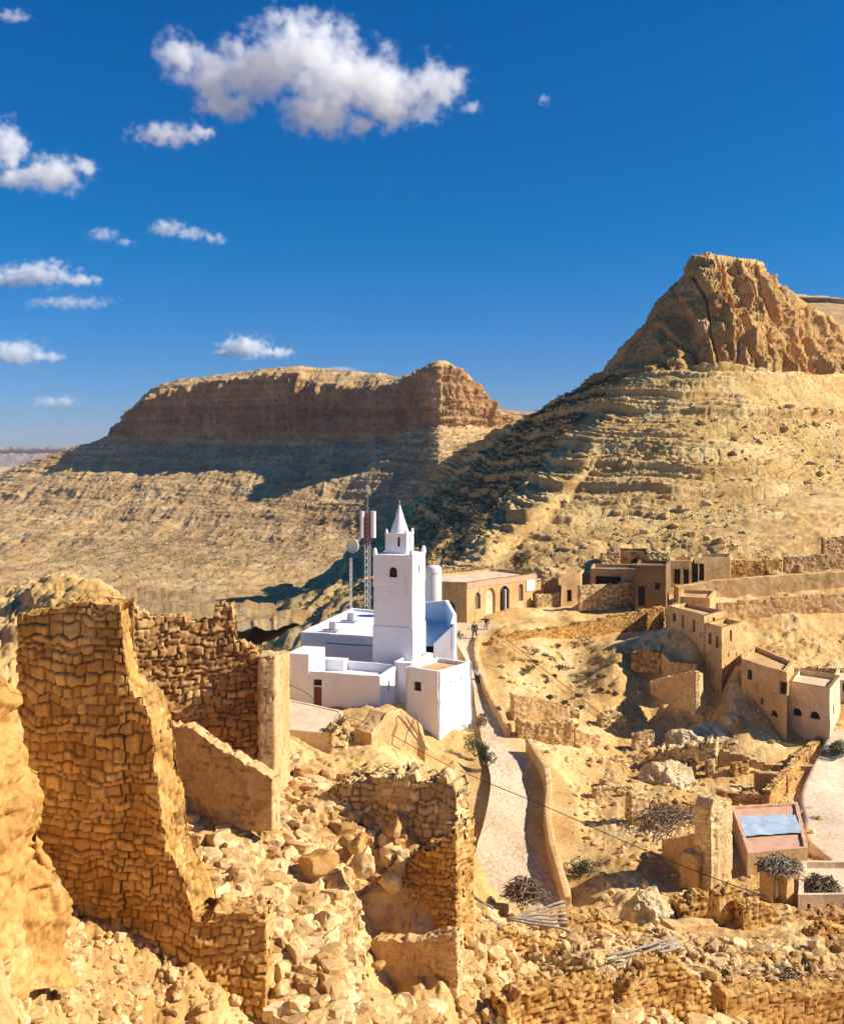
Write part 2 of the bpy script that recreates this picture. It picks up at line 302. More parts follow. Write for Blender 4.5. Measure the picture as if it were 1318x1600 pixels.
# ---------------------------------------------------------------- near terrain: a height field through surveyed points
G = [(-300,960,46),(-100,950,42),(0,985,38),(60,935,39),(130,925,40),(195,955,40),(300,1060,42),(380,1120,44),(440,1150,50),
 (-300,1010,70),(0,1010,70),(200,1010,70),(330,1040,70),(-300,1005,120),(0,1005,120),(200,1005,120),(350,1020,120),(-300,1010,165),(100,1010,165),(350,1010,165),
 (-200,1150,16),(-100,1180,17),(0,1500,20),(0,1600,18),(100,1600,21),(-200,1500,16),(100,1480,24),(200,1500,26),(60,1400,25),(250,1560,25.5),(400,1590,26.5),(330,1600,25),(600,1600,27),(720,1595,29.5),(900,1595,33),(1100,1595,37),(1300,1590,41),(1500,1590,45),
 (100,1750,12),(600,1750,17),(1100,1750,24),(1500,1750,28),(-200,1800,9),(600,2300,9),(1300,2300,12),
 (220,1230,31),(260,1290,31),(350,1250,34),(450,1230,37),(550,1232,39),(650,1232,39),(300,1400,28.5),(400,1440,28.4),(430,1500,28),(500,1400,31),(500,1500,28.2),(420,1330,32),(520,1330,32.6),(700,1560,29.6),(480,1262,34.5),(560,1335,32.8),(610,1362,32.6),(690,1350,33.2),(550,1400,31.5),(545,1480,29.8),(600,1550,29.8),(660,1562,29.5),(600,1480,31.9),(590,1570,29),(680,1590,28.8),(480,1345,31.8),
 (120,1420,27.5),(250,1470,27),(100,1200,31),(150,1050,33.5),(200,1150,32),(300,1100,36),(0,1150,30),
 (455,1190,62),(520,1205,60),(600,1195,62),(640,1190,66),(470,1120,79),(540,1115,78),(600,1112,78),(640,1150,75),(690,1192,73),(735,1200,73.5),
 (480,1060,100),(540,1030,122),(620,1010,112),(470,1010,150),(430,1010,165),(560,1000,140),
 (714,1000,97),(714,985,100),(738,1060,90),(738,1100,84.5),(750,1150,78.5),(760,1190,74.2),(770,1230,70.5),(760,1290,66),(745,1340,62.5),(735,1400,59),(700,1300,64),(700,1240,68),(705,1380,58),
 (748,1000,97.4),(742,1025,93.4),(745,1050,90),(762,1090,85.5),(790,1130,80.7),(803,1160,77.7),(838,1183,75),(858,1220,71.5),(862,1280,66.8),(870,1340,62.6),(888,1400,59),
 (700,1270,45),(720,1420,40),(760,1480,38),(800,1450,45),(850,1440,50),(900,1450,50),(820,1530,37),(900,1500,42),(1000,1500,43),(1100,1500,43),(1180,1520,42),(1300,1520,43),
 (775,1000,97),(800,995,99),(860,1000,99),(900,990,103),(1000,985,105),(1040,985,105),(760,972,104),(730,975,106),(700,965,110),(840,950,112),(900,950,113),(1000,945,113),(1060,938,112),(1150,940,112),(1250,935,112),(1350,935,112),
 (830,1010,96),(800,1040,92),(900,1040,95),(870,1100,88),(960,1050,91),(1000,1020,95),(1050,1050,91),(1040,990,95.5),(1085,1015,91),(1010,1000,96.5),(1140,1060,87),(1170,1020,98),(1220,1010,100),(1318,1010,102),(1450,1010,102),
 (820,1130,82),(900,1150,81),(960,1130,86),(1020,1090,90),(1080,1120,87),(1120,1100,88),(1180,1150,80),(1250,1140,82),(1320,1145,80),(1450,1145,80),
 (900,1210,75),(880,1260,70),(960,1200,77),(1030,1180,80),(1080,1190,79),(960,1260,70),(1000,1310,64),(900,1350,62),(950,1400,57.5),(920,1440,54),(1000,1400,57),(1050,1430,54),(1060,1370,60),(1030,1280,68),
 (1130,1250,72),(1200,1265,71),(1270,1200,76),(1318,1220,75),(1450,1220,75),(1240,1300,68),(1290,1340,63),(1318,1290,68),(1450,1320,66),(1150,1370,60),(1200,1420,54),(1250,1440,52),(1318,1430,54),(1450,1440,54),(1130,1450,50),(1200,1480,46),(1318,1480,47),(1450,1500,46)]
ga = np.array(G, float); gu = (ga[:, 0]-659)/F; gl = np.log(ga[:, 2]); gt = (700-ga[:, 1])/F
KU = 2.2
def _phi(r2): return 0.5*r2*np.log(np.maximum(r2, 1e-12))
A = np.stack([gu*KU, gl], -1); D = ((A[:, None]-A[None])**2).sum(-1); K = _phi(D)+np.eye(len(A))*2e-4
Pm = np.column_stack([np.ones(len(A)), A]); M = np.block([[K, Pm], [Pm.T, np.zeros((3, 3))]])
wsol = np.linalg.solve(M, np.concatenate([gt, np.zeros(3)]))
def hz(X, Y):
    """smooth ground height"""
    X = np.asarray(X, float); Y = np.asarray(Y, float); sh = X.shape; B = np.stack([(X/Y*KU).ravel(), np.log(Y).ravel()], -1)
    out = np.zeros(len(B))
    for a in range(0, len(B), 60000):
        b = B[a:a+60000]; d2 = ((b[:, None]-A[None])**2).sum(-1); out[a:a+60000] = _phi(d2)@wsol[:-3]+wsol[-3]+b@wsol[-2:]
    return (out.reshape(sh))*Y
# path edges
PL = [(712,972,103),(713,990,99),(716,1010,95.5),(730,1040,91),(739,1075,87),(743,1110,83.2),(751,1150,78.8),(760,1190,74.4),(768,1230,70.4),(760,1290,66),(745,1340,62.5),(722,1420,58)]
PR = [(770,975,103),(762,988,100),(749,1003,97),(746,1025,93.4),(753,1055,89.6),(766,1090,85.4),(789,1130,80.7),(802,1160,77.7),(838,1183,74.9),(858,1220,71.5),(862,1280,66.8),(892,1420,58)]
pl = crom([P(*q) for q in PL], 600); pr = crom([P(*q) for q in PR], 600)
pr[:, 2] = (pl[:, 2]+pr[:, 2])/2; pl[:, 2] = pr[:, 2]
nU, nY = 860, 900
uu = np.linspace(-.62, .60, nU)[None, :]; yy = np.exp(np.linspace(math.log(7.5), math.log(168), nY))[:, None]
X = uu*yy; Y = yy+0*uu; Z = hz(X, Y)
# keep the path smooth
mid = (pl+pr)/2; wid = np.linalg.norm(pl-pr, axis=1)/2
pm = np.zeros_like(Z)
yi = np.interp(Y, mid[::-1, 1], np.arange(600)[::-1]); xi = np.interp(yi, np.arange(600), mid[:, 0]); wi = np.interp(yi, np.arange(600), wid); zi = np.interp(yi, np.arange(600), mid[:, 2])
inY = (Y > 57) & (Y < 104); pm = np.where(inY, 1-sst(wi+.1, wi+1.5, np.abs(X-xi)), 0)
PX = np.stack([X, Y, Z], -1)
cy = np.clip((Y-20)/60, 0, 1)
px_ = X/Y*F+659; py_ = 700-Z/Y*F
w1, w2, wid1 = worley(PX[..., :2]*2.2, 3); s1, s2, sid = worley(PX[..., :2]*1.05+fbm(PX*.9, 2, 4)[..., None]*.4, 9)
rubm = ((Y < 46)).astype(float)*sst(-.6, -.1, fbm(PX*.35, 3, 55))
far_r = sst(-.1, .35, fbm(PX*.16, 3, 56))
st = ((Z+fbm(PX*.2, 3, 58)*.8)*1.1) % 1.0
rough = fbm(PX*.5, 5, 50, .55)*.42+fbm(PX*3.1, 4, 51, .6)*.11+(sst(0, .25, st)-st)*.28*far_r
rough = rough+rubm*((1-w1)*.16*(wid1 > .3)+(1-s1)*.16*(sid > .45)*sst(0, .12, s2))+rubm*fbm(PX*1.3,4,91,.6,True)*.22+(1-rubm)*far_r*((1-s1)*.3*(sid > .75)+(1-w1)*.12*(wid1 > .6))
Z = Z*(1-pm)+(zi-.12)*pm+rough*(1-pm)
V = np.stack([X, Y, Z], -1)
tint = np.clip(.5+(sid-.5)*.5*(sid > .45)*rubm+fbm(PX*.25, 3, 71)*.25, 0, 1)
o = link('terrain', mesh_from('terrain', V, grid_faces(nY, nU), {'tint': tint}), M_soil); tag(o, 'sandy rubble slopes under the ruined village', kind='structure')
TER = V
def ground_z(x, y):
    j = np.clip((x/y+.62)/1.22*(nU-1), 0, nU-1); i = np.clip(np.log(y/7.5)/math.log(168/7.5)*(nY-1), 0, nY-1)
    return float(TER[int(round(i)), int(round(j)), 2])
# ---------------------------------------------------------------- more materials
STINT[0] = (0, (.30, .2, .13))
M_stone = earth('rubble_masonry', (.42, .22, .065), (.58, .33, .10), (.68, .44, .18), 1.6, .7, .05, tint=STINT)
M_redst = earth('red_masonry', (.36, .19, .07), (.53, .30, .12), (.66, .43, .19), 1.6, .7, .05, tint=STINT)
M_pale = earth('pale_masonry', (.52, .36, .17), (.64, .46, .22), (.74, .57, .32), 1.4, .6, .06, tint=STINT)
M_mud = earth('mud_plaster', (.50, .29, .11), (.62, .38, .16), (.70, .47, .23), 1.2, .45, .05, spots=(1.1, .56, (.44, .26, .10)))
M_lime = earth('pale_plaster', (.60, .43, .25), (.70, .52, .33), (.78, .62, .43), 1.2, .35, .04, spots=(1.1, .66, (.48, .33, .18)))
M_rub = earth('rubble_stone', (.50, .33, .14), (.66, .46, .22), (.76, .60, .35), 2.0, .6, .04, tint=[(0, (.50, .36, .24)), (.3, (.85, .70, .52)), (.6, (1.0, .95, .88)), (1, (1.25, 1.24, 1.22))])
M_white = plain('whitewash', (.78, .755, .765), .85, .03, .8, .12, .03, dirt=(1.3, .55, (.60, .53, .46), (1, 1, .3)))
M_blue = plain('blue_wash_and_shade', (.55, .72, .80), .8, .12, 1.2, .1, .02)
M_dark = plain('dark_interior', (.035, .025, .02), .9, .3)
M_wood = plain('weathered_wood', (.20, .135, .08), .85, .35, 6, .5, .02)
M_greyw = plain('grey_timber', (.33, .27, .21), .85, .4, 7, .5, .02)
M_door = plain('red_brown_door', (.20, .055, .035), .6, .15)
M_wire = plain('black_cable', (.02, .02, .02), .5, .1)
M_steel = plain('galvanised_steel', (.50, .50, .50), .45, .1, 8, .1, .01, .6)
M_redp = plain('red_mast_paint', (.30, .12, .09), .55, .15)
M_cream = plain('cream_panel', (.74, .68, .58), .5, .06)
M_pink = plain('pink_band', (.60, .33, .20), .85, .18, 2, .3, .03)
M_cobble = earth('cobbled_paving', (.50, .345, .20), (.62, .45, .29), (.70, .53, .36), .5, .5, .03, tint=[(0, (.72, .66, .6)), (.5, (1, 1, 1)), (1, (1.15, 1.12, 1.1))], fine=9)
M_leaf = plain('shrub_leaf', (.055, .085, .025), .7, .4, 2)
M_dry = plain('dry_scrub_leaf', (.14, .105, .05), .85, .4, 1.5)
M_palm = plain('dry_palm_fronds', (.25, .20, .14), .85, .4, 5)
# ---------------------------------------------------------------- masonry
_rr = np.random.RandomState(3)
def stones(p, z, size=.30, seed=0):
    """coursed rubble: returns height (m, from -1 in joints to +), tint per stone"""
    q = np.stack([p*1.1, z*1.1, 0*p+seed], -1); zz = z+fbm(q, 2, seed)*size*.75+fbm(q*3.2, 2, seed+3)*size*.3
    rs = np.random.RandomState(seed); hs = rs.uniform(.42, .9, 400)*size; cum = np.cumsum(hs)-170*size
    r = np.clip(np.searchsorted(cum, zz), 1, 399); lo, hi = cum[r-1], cum[r]
    w = size*(.75+.7*_h(r, r*0, r*0, seed)); t = (p+fbm(q*2.3, 2, seed+9)*size*.2)/w+_h(r, r*0+5, r*0, seed)*9
    i = np.floor(t).astype(np.int64); b0 = i+(_h(i, r, r*0, seed)-.5)*.55; b1 = i+1+(_h(i+1, r, r*0, seed)-.5)*.55
    sh = t < b0; i = np.where(sh, i-1, i); b0n = np.where(sh, i+(_h(i, r, r*0, seed)-.5)*.55, b0); b1n = np.where(sh, b0, b1)
    sh2 = t > b1n; i2 = np.where(sh2, i+1, i); b0f = np.where(sh2, b1n, b0n); b1f = np.where(sh2, i2+1+(_h(i2+1, r, r*0, seed)-.5)*.55, b1n)
    dx = np.minimum(t-b0f, b1f-t)*w; dz = np.minimum(zz-lo, hi-zz)
    d = np.minimum(dx, dz); e = sst(0, size*.075, d)*(1+.45*((_h(i2, r, r*0+3, seed)-.5)*(t-(b0f+b1f)/2)*2.2+(_h(i2, r, r*0+4, seed)-.5)*(zz-(lo+hi)/2)/(hi-lo)*2.2))
    idn = _h(i2, r, r*0+7, seed)
    return e, idn, sst(size*.01, size*.13, d)
def wall_mesh(name, line, th, style='stone', size=.30, res=.08, rag=.25, seed=0, side=1, amp=.06, topn=None, keep=1.0):
    """line: (x,y,zbase,ztop) points of the face seen; thickness goes to the far side"""
    L = np.array(line, float); seg = np.linalg.norm(np.diff(L[:, :2], axis=0), axis=1); s = np.concatenate([[0], np.cumsum(seg)])
    # near-vertical steps of the top profile are kept
    n = max(6, int(s[-1]/res)); n = min(n, 700); w_ = np.sqrt(seg**2+(.75*np.diff(L[:, 3]))**2); sp = np.concatenate([[0], np.cumsum(w_)]); n = min(700, max(n, int(sp[-1]/res))); ss = np.interp(np.linspace(0, sp[-1], n), sp, s)
    C = np.stack([np.interp(ss, s, L[:, k]) for k in range(4)], -1)
    T = np.gradient(C[:, :2], axis=0); 
    for _ in range(3): T = np.vstack([T[:1], (T[:-2]+T[1:-1]+T[2:])/3, T[-1:]])
    T /= np.maximum(np.linalg.norm(T, axis=1, keepdims=True), 1e-9); Nv = np.stack([T[:, 1], -T[:, 0]], -1)*side   # outward at the face seen
    tp = C[:, 3]; q = np.stack([ss*1.1, 0*ss, 0*ss+seed], -1)
    rg = fbm(q, 4, seed+1, .6)*rag
    stp = np.floor(fbm(q*2.7, 3, seed+5)*5)/5*rag*.8
    tp = tp+rg+(stp if style != 'mud' else 0)
    if style == 'mud' and rag > .08: tp = tp+fbm(q*1.7, 3, seed+6)*rag*.6
    if style in ('stone', 'worn'): tp = np.maximum(np.round(tp/(size*.6))*size*.6+fbm(q*5, 2, seed+2)*.04, C[:, 2]+.1)
    H = np.maximum(tp-C[:, 2], .15); k = max(4, min(300, int(((C[:, 2]+H).max()-C[:, 2].min())/res))); mth = max(2, int(th/res/1.3))
    ne = max(2, mth//2)                                         # end caps: collapse the thickness
    idx = np.concatenate([np.zeros(ne, int), np.arange(n), np.full(ne, n-1)]); sc = np.concatenate([np.linspace(0, 1, ne+1)[:-1], np.ones(n), np.linspace(1, 0, ne+1)[1:]])
    C, Nv, T, H, ss2 = C[idx], Nv[idx], T[idx], H[idx], ss[idx]; per = ss2+np.where(np.arange(len(idx)) < ne, -(1-sc)*th/2, 0)+np.where(np.arange(len(idx)) >= ne+n, (1-sc)*th/2, 0)
    dzt = np.gradient(C[:, 2]+H)/np.maximum(np.abs(np.gradient(ss2)), .02); dzt = np.clip(np.convolve(dzt, np.ones(5)/5, 'same'), -6, 6); tn = np.column_stack([T*(-dzt)[:, None], 1+0*dzt]); tn /= np.linalg.norm(tn, axis=1, keepdims=True)
    mid = C[:, :2]-Nv*th/2; up = np.linspace(0, 1, k)
    rows = []; nn = []; pc = []; zc = []
    capn = np.where(np.arange(len(idx)) < ne, -1., 0)+np.where(np.arange(len(idx)) >= ne+n, 1., 0)
    dirn = Nv*(1-np.abs(capn))[:, None]+T*capn[:, None]
    zlo, zhi = C[:, 2].min(), (C[:, 2]+H).max(); lev = zlo+(zhi-zlo)*up; rel = style == 'mud'; lev = up if rel else lev
    for zl in lev:                                                 # face seen, bottom to top
        z = C[:, 2]+H*zl if rel else np.clip(zl, C[:, 2], C[:, 2]+H); x = mid+Nv*(th/2*sc)[:, None]; rows.append(np.column_stack([x, z])); nn.append(np.column_stack([dirn, 0*z])); pc.append(per); zc.append(z)
    for a in range(1, mth):
        f = 1-2*a/mth; z = C[:, 2]+H; x = mid+Nv*(th/2*sc*f)[:, None]; rows.append(np.column_stack([x, z])); nn.append(tn); pc.append(per+f*0); zc.append(z+th*(1-f)/2)
    dirb = -Nv*(1-np.abs(capn))[:, None]+T*capn[:, None]
    for zl in lev[::-1]:
        z = C[:, 2]+H*zl if rel else np.clip(zl, C[:, 2], C[:, 2]+H); x = mid-Nv*(th/2*sc)[:, None]; rows.append(np.column_stack([x, z])); nn.append(np.column_stack([dirb, 0*z])); pc.append(per+50); zc.append(z)
    V = np.stack(rows, 1); NN = np.stack(nn, 1); pc = np.stack(pc, 1); zc = np.stack(zc, 1)
    pq = np.where(np.abs(NN[..., 2]) > .5, V[..., 0]*.9+V[..., 1]*.5, pc)
    if style in ('stone', 'worn', 'plaster'):
        e, idn, jn = stones(pq, zc, size, seed+1)
        loss = sst(.2, .5, fbm(V*.8+seed, 3, seed+3)) if style == 'worn' else 0
        if style == 'plaster': hh_ = np.clip((H[:, None]+C[:, 2][:, None]-zc), 0, 9); loss = sst(-.12, .06, fbm(V*1.1+seed, 4, seed+3)+.22*sst(.1, .7, hh_)-.05)
        dsp = (e-1)*amp*1.5+(idn-.5)*amp*1.5*e+fbm(V*7, 4, seed, .6)*amp*.6+fbm(V*.9, 3, seed+7)*amp*1.6
        dsp = dsp*(1-loss*.75) + loss*amp*.4
        tint = np.clip((.25+idn*.7)*jn+.0*(1-jn)+loss*.25, 0, 1)
    elif style == 'earth':
        w1_, w2_, wi2 = worley(np.stack([pq*1.3, zc*1.3, 0*pq], -1)+fbm(V*1.2, 3, seed)[..., None]*.5, seed); dsp = fbm(V*.6, 6, seed, .6)*.42+fbm(V*1.6, 5, seed+3, .6, True)*.16+(wi2-.5)*.22*sst(0, .2, w2_)+fbm(V*9, 3, seed+4)*.05; tint = np.clip(.62+fbm(V*1.1, 4, seed)*.5, 0, 1)
    else:
        dsp = fbm(V*1.2, 4, seed, .55)*amp*1.6+fbm(V*7, 3, seed+1)*amp*.3; tint = .55+fbm(V*.8, 3, seed)*.3
    V = V+NN*dsp[..., None]
    V[:, k-1:k+mth, 2] += (fbm(V[:, k-1:k+mth]*5, 2, seed+8)*amp*(1.6 if style != 'mud' else .5))
    return mesh_from(name, V, grid_faces(V.shape[0], V.shape[1]), {'tint': tint}, smooth=True)
def pline(pts, emb=.4):
    out = []
    for px, yt, yb, Y in pts:
        a, b = P(px, yt, Y), P(px, yb, Y); out.append((a[0], Y, b[2]-emb, a[2]))
    return out
WN = [0]
def wall(pts, label, th=.6, style='stone', mat=None, size=.30, res=.08, rag=.2, name='ruined_wall', cat='ruined wall', group=None, side=1, amp=.06, emb=.5, parent=None):
    WN[0] += 1; ln = pline(pts, emb); mid = ln[len(ln)//2]
    me = wall_mesh(name, ln, th, style, size, res, rag, WN[0]*3, side, amp)
    o = link(name, me, mat or M_stone, parent, None if parent is not None else (mid[0], mid[1], mid[2]+emb))
    if parent is None: tag(o, label, cat, group, 'thing')
    return o
# --- foreground ruin (left)
wall([(25,960,1345,27.6),(60,958,1360,27.3),(120,944,1400,27),(186,940,1440,26.8),(202,1072,1440,26.8),(232,1120,1460,26.6),(246,1232,1460,26.5),(258,1318,1480,26.4),(290,1378,1500,26.2),(300,1430,1510,26.1),(415,1432,1545,26)],
     'tallest orange rubble stone wall of the near ruin, stepping down to its right end', 1.0, 'worn', M_stone, .34, .045, .16, amp=.055, emb=.8)
wall([(186,952,1260,33.2),(250,966,1260,33.6),(332,968,1250,34),(336,946,1250,34),(362,950,1250,34),(366,1003,1250,34),(396,1012,1230,34.1),(412,1042,1230,34.2),(434,1046,1220,34.3)],
     'reddish shaded rubble stone wall at the back of the near ruin', .75, 'stone', M_redst, .30, .05, .10, amp=.07, emb=.8)
wall([(430,1022,1200,33.2),(452,1018,1195,37)], 'smooth sunlit plastered wall end at the right of the near ruin', .55, 'plaster', M_mud, size=.26, res=.05, rag=.12, amp=.045, emb=.9)
wall([(238,1126,1262,32.2),(300,1140,1262,31.7),(345,1168,1262,31.3),(388,1198,1262,30.9),(425,1216,1262,30.6)], 'sloping plastered wall with a pale broken top inside the near ruin', .45, 'plaster', M_mud, size=.26, res=.045, rag=.2, amp=.055, emb=.7)
wall([(196,1072,1250,31.5),(250,1080,1250,32.2)], 'short pale stump wall inside the near ruin behind the tallest wall', .8, 'worn', M_pale, .3, .06, .2, amp=.06)
wall([(-140,1040,1520,17.2),(-30,1060,1500,18.2),(22,1092,1480,19),(40,1180,1470,19.6),(66,1280,1465,20.2),(88,1345,1465,20.6),(104,1400,1465,21)], 'massive worn earth and stone wall at the left edge in front of the tallest wall', 1.6, 'earth', M_stone, .34, .045, .35, amp=.10, emb=1.0)
# --- central stump
wall([(626,1372,1500,32.0),(642,1340,1500,31.9),(664,1326,1510,31.7),(692,1318,1560,31.2),(712,1300,1575,31)], 'rubble stone wall stump standing right of the dark niche', 1.3, 'stone', M_stone, .26, .045, .18, amp=.07, emb=.8)
wall([(508,1250,1370,34.0),(535,1224,1370,33.8),(580,1214,1370,33.6),(640,1210,1390,33.2),(690,1216,1400,32.9),(712,1240,1400,32.7)], 'cracked pale rubble wall with a broken top above the rubble heap', 1.2, 'worn', M_pale, .34, .05, .25, amp=.08)
wall([(556,1400,1510,31.7),(640,1384,1510,31.95)], 'plastered back wall of the dark niche beside the stump', .5, 'mud', M_mud, res=.08, rag=.1, amp=.04)
wall([(552,1480,1580,30.9),(600,1470,1600,30.5),(714,1466,1610,29.7)], 'smooth mud plastered low wall under the niche of the stump', .5, 'plaster', M_mud, size=.26, res=.045, rag=.2, amp=.055, emb=.8)
# --- bottom right ruins
wall([(716,1408,1510,37.6),(765,1446,1515,38.3),(800,1462,1520,38.8),(850,1478,1525,39.6),(908,1494,1535,40.4)], 'thick shaded wall with a sunlit top sloping down from the stump to the right', .8, 'worn', M_stone, .3, .07, .2, amp=.09)
wall([(790,1572,1660,29.5),(815,1552,1660,29.8),(880,1540,1660,30.3),(958,1536,1660,31)], 'yellow squared rubble wall at the bottom centre edge', .7, 'stone', M_stone, .27, .05, .12, amp=.06)
wall([(964,1572,1680,34),(985,1536,1680,34.2),(1012,1512,1680,34.6),(1045,1500,1680,35),(1078,1520,1680,35.3),(1105,1552,1680,35.6),(1125,1590,1680,35.8)], 'orange gable shaped wall remnant under the long grey beams', .7, 'worn', M_stone, .3, .06, .12, amp=.07)
wall([(1132,1556,1660,36.8),(1200,1553,1660,37.3),(1318,1552,1660,38),(1400,1550,1660,38.4)], 'long low wall with a flat sunlit top along the bottom right edge', .9, 'worn', M_stone, .3, .07, .05, amp=.05)
wall([(884,1432,1500,46),(960,1444,1505,47),(1012,1456,1505,48)], 'shaded retaining wall below the end of the cobbled path', .8, 'worn', M_stone, .3, .09, .2, amp=.1)
wall([(1046,1448,1490,49),(1122,1444,1492,50)], 'short orange wall right of the big pale rock', .8, 'mud', M_mud, res=.1, rag=.1, amp=.07)
wall([(1122,1398,1500,50.5),(1160,1392,1500,51)], 'upright earth wall block with a narrow dark slot', .9, 'worn', M_stone, .3, .09, .25, amp=.1)
wall([(1160,1412,1485,50),(1185,1405,1485,50.3),(1218,1432,1485,50.8),(1226,1470,1490,50.8)], 'rounded shaded wall stub below the palm frond shelter', .7, 'worn', M_stone, .3, .09, .15, amp=.08)
wall([(1228,1436,1480,51),(1262,1430,1480,51.5),(1330,1428,1485,52),(1400,1430,1490,52)], 'low terrace wall under the dark twig basket', .8, 'worn', M_redst, .3, .09, .15, amp=.08)
wall([(1150,1500,1530,44),(1215,1494,1530,44.5)], 'dark low wall in the lower right rubble', .6, 'worn', M_redst, .28, .09, .15, amp=.08)
wall([(1258,1492,1540,44.8),(1320,1476,1540,45.5),(1390,1470,1540,46)], 'shaded wall at the lower right edge below the terrace', .7, 'worn', M_redst, .28, .09, .2, amp=.08)
wall([(1008,1480,1530,42),(1060,1486,1530,42.4),(1110,1490,1530,42.8)], 'low yellowish wall carrying the long grey beams', .7, 'worn', M_pale, .28, .08, .15, amp=.08)
wall([(800,1512,1560,35.5),(860,1500,1560,35.8),(930,1494,1560,36)], 'tumbled stone wall beside the grey planks', .8, 'stone', M_pale, .3, .06, .3, amp=.12)
# --- right hand village walls
wall([(1034,1312,1352,62),(1060,1308,1365,60.4),(1110,1298,1380,57.6)], 'shaded wall running up to the tall tapered wall fin', .6, 'plaster', M_mud, res=.08, rag=.08, amp=.05)
wall([(1110,1266,1385,57.5),(1114,1252,1385,57.7),(1134,1247,1385,58.3),(1143,1250,1382,58.8)], 'tall tapered sunlit wall fin left of the flat roofed shelter', 1.0, 'plaster', M_pale, size=.26, res=.07, rag=.15, amp=.06)
wall([(985,1243,1300,66),(1000,1236,1300,66.3),(1012,1245,1300,66.6)], 'pale stone pillar stub beside the collapsed pit', .6, 'worn', M_pale, .26, .1, .1, amp=.08)
wall([(1012,1262,1290,68.5),(1050,1252,1290,69),(1110,1256,1290,69.5)], 'low dark wall behind the collapsed pit', .7, 'worn', M_redst, .28, .1, .2, amp=.08)
wall([(1125,1160,1200,80),(1190,1156,1200,80),(1270,1166,1205,79)], 'uppermost brown court wall below the two shaded houses', .6, 'mud', M_mud, res=.12, rag=.1, amp=.05)
wall([(1122,1172,1222,76.5),(1160,1180,1222,76.3),(1200,1194,1225,76),(1272,1198,1228,75.6)], 'middle court wall with a wavy pale top', .6, 'worn', M_mud, .28, .1, .1, amp=.05)
wall([(1178,1206,1250,73.5),(1232,1212,1250,73)], 'lower small court wall inside the walled yards', .5, 'mud', M_mud, res=.12, rag=.1, amp=.05)
wall([(1120,1236,1268,70.8),(1160,1240,1268,70.6),(1202,1244,1270,70.4)], 'lowest dark court wall above the flat roofed shelter', .5, 'worn', M_redst, .28, .1, .1, amp=.05)
wall([(1202,1238,1272,70.3),(1236,1200,1232,74),(1262,1172,1205,77.5),(1290,1150,1190,80)], 'long sunlit wall rising diagonally along the right of the yards', .5, 'worn', M_stone, .3, .1, .12, amp=.06)
wall([(1015,1064,1075,88.5),(1050,1056,1094,85.6),(1086,1048,1106,83)], 'shaded boundary wall of the ruin on the gully slope', .5, 'worn', M_mud, .28, .1, .05, amp=.05)
wall([(1086,1048,1108,83),(1098,1052,1104,84.6)], 'sunlit end wall of the ruin on the gully slope', .4, 'mud', M_pale, res=.12, rag=.1, amp=.05)
wall([(984,1024,1040,92),(1005,1014,1042,91.5),(1032,1018,1046,91)], 'tumbled dark stone hut wall on the gully slope', .6, 'stone', M_redst, .3, .09, .3, amp=.1)
wall([(1032,1018,1048,91),(1045,1034,1052,90),(1088,1040,1056,89)], 'low wall behind the ruin on the gully slope', .5, 'worn', M_mud, .28, .1, .08, amp=.06)
wall([(802,1086,1130,81.5),(840,1092,1132,82.5),(890,1104,1136,83.5)], 'shaded mud wall just right of the narrow path', .6, 'worn', M_mud, .3, .1, .1, amp=.06)
wall([(808,1128,1172,78.5),(850,1132,1178,78.8),(896,1130,1186,79.2)], 'lower rubble stone hut wall right of the path bend', .8, 'stone', M_mud, .3, .09, .2, amp=.08)
wall([(898,1140,1190,79.4),(938,1158,1196,80.5)], 'dark end wall of the hut by the path bend', .5, 'worn', M_mud, .3, .1, .15, amp=.06)
wall([(940,1192,1212,77.5),(975,1186,1212,78),(1010,1196,1214,78.4)], 'small shaded wall between the gully and the hut', .5, 'worn', M_mud, .3, .1, .15, amp=.07)
# road retaining walls and terraces
wall([(768,1000,1024,96),(800,990,1020,97),(850,984,1016,99),(900,976,1010,101),(960,964,1002,103),(1038,948,992,105)], 'long sunlit retaining wall carrying the road above the gully', .8, 'worn', M_stone, .32, .11, .10, name='retaining_wall', cat='retaining wall', amp=.05)
wall([(1058,918,950,111),(1110,908,944,112),(1180,902,940,113),(1250,897,938,114),(1330,892,936,115),(1420,888,932,116)], 'upper smooth orange retaining wall of the road at the right', .8, 'mud', M_mud, res=.16, rag=.06, name='retaining_wall', cat='retaining wall', amp=.06)
wall([(1120,944,962,106),(1180,938,965,107),(1250,932,962,108),(1330,928,960,109),(1420,925,960,110)], 'lower retaining wall under the orange one at the right', .8, 'worn', M_mud, .32, .14, .06, name='retaining_wall', cat='retaining wall', amp=.06)
# village row under the butte
wall([(838,930,950,112.5),(875,926,950,113.5)], 'short sunlit wall joining the arched building', .5, 'worn', M_pale, .28, .12, .05, amp=.05)
wall([(905,914,948,111),(950,913,946,112),(992,908,944,113)], 'long sunlit wall in the upper village row', .5, 'worn', M_pale, .28, .12, .1, amp=.05)
wall([(1140,874,902,117),(1180,876,902,117.5),(1222,874,900,118)], 'low sunlit wall right of the grey doored hut', .5, 'worn', M_stone, .3, .13, .1, amp=.06)
wall([(1226,872,900,118.5),(1270,868,898,119),(1318,864,896,119.5),(1400,862,896,120)], 'brown wall at the far right end of the upper village row', .5, 'worn', M_mud, .3, .13, .15, amp=.06)
wall([(690,884,900,116),(720,886,900,117),(800,884,898,118)], 'low stone wall on the slope above the arched building', .5, 'worn', M_pale, .3, .13, .15, amp=.06)
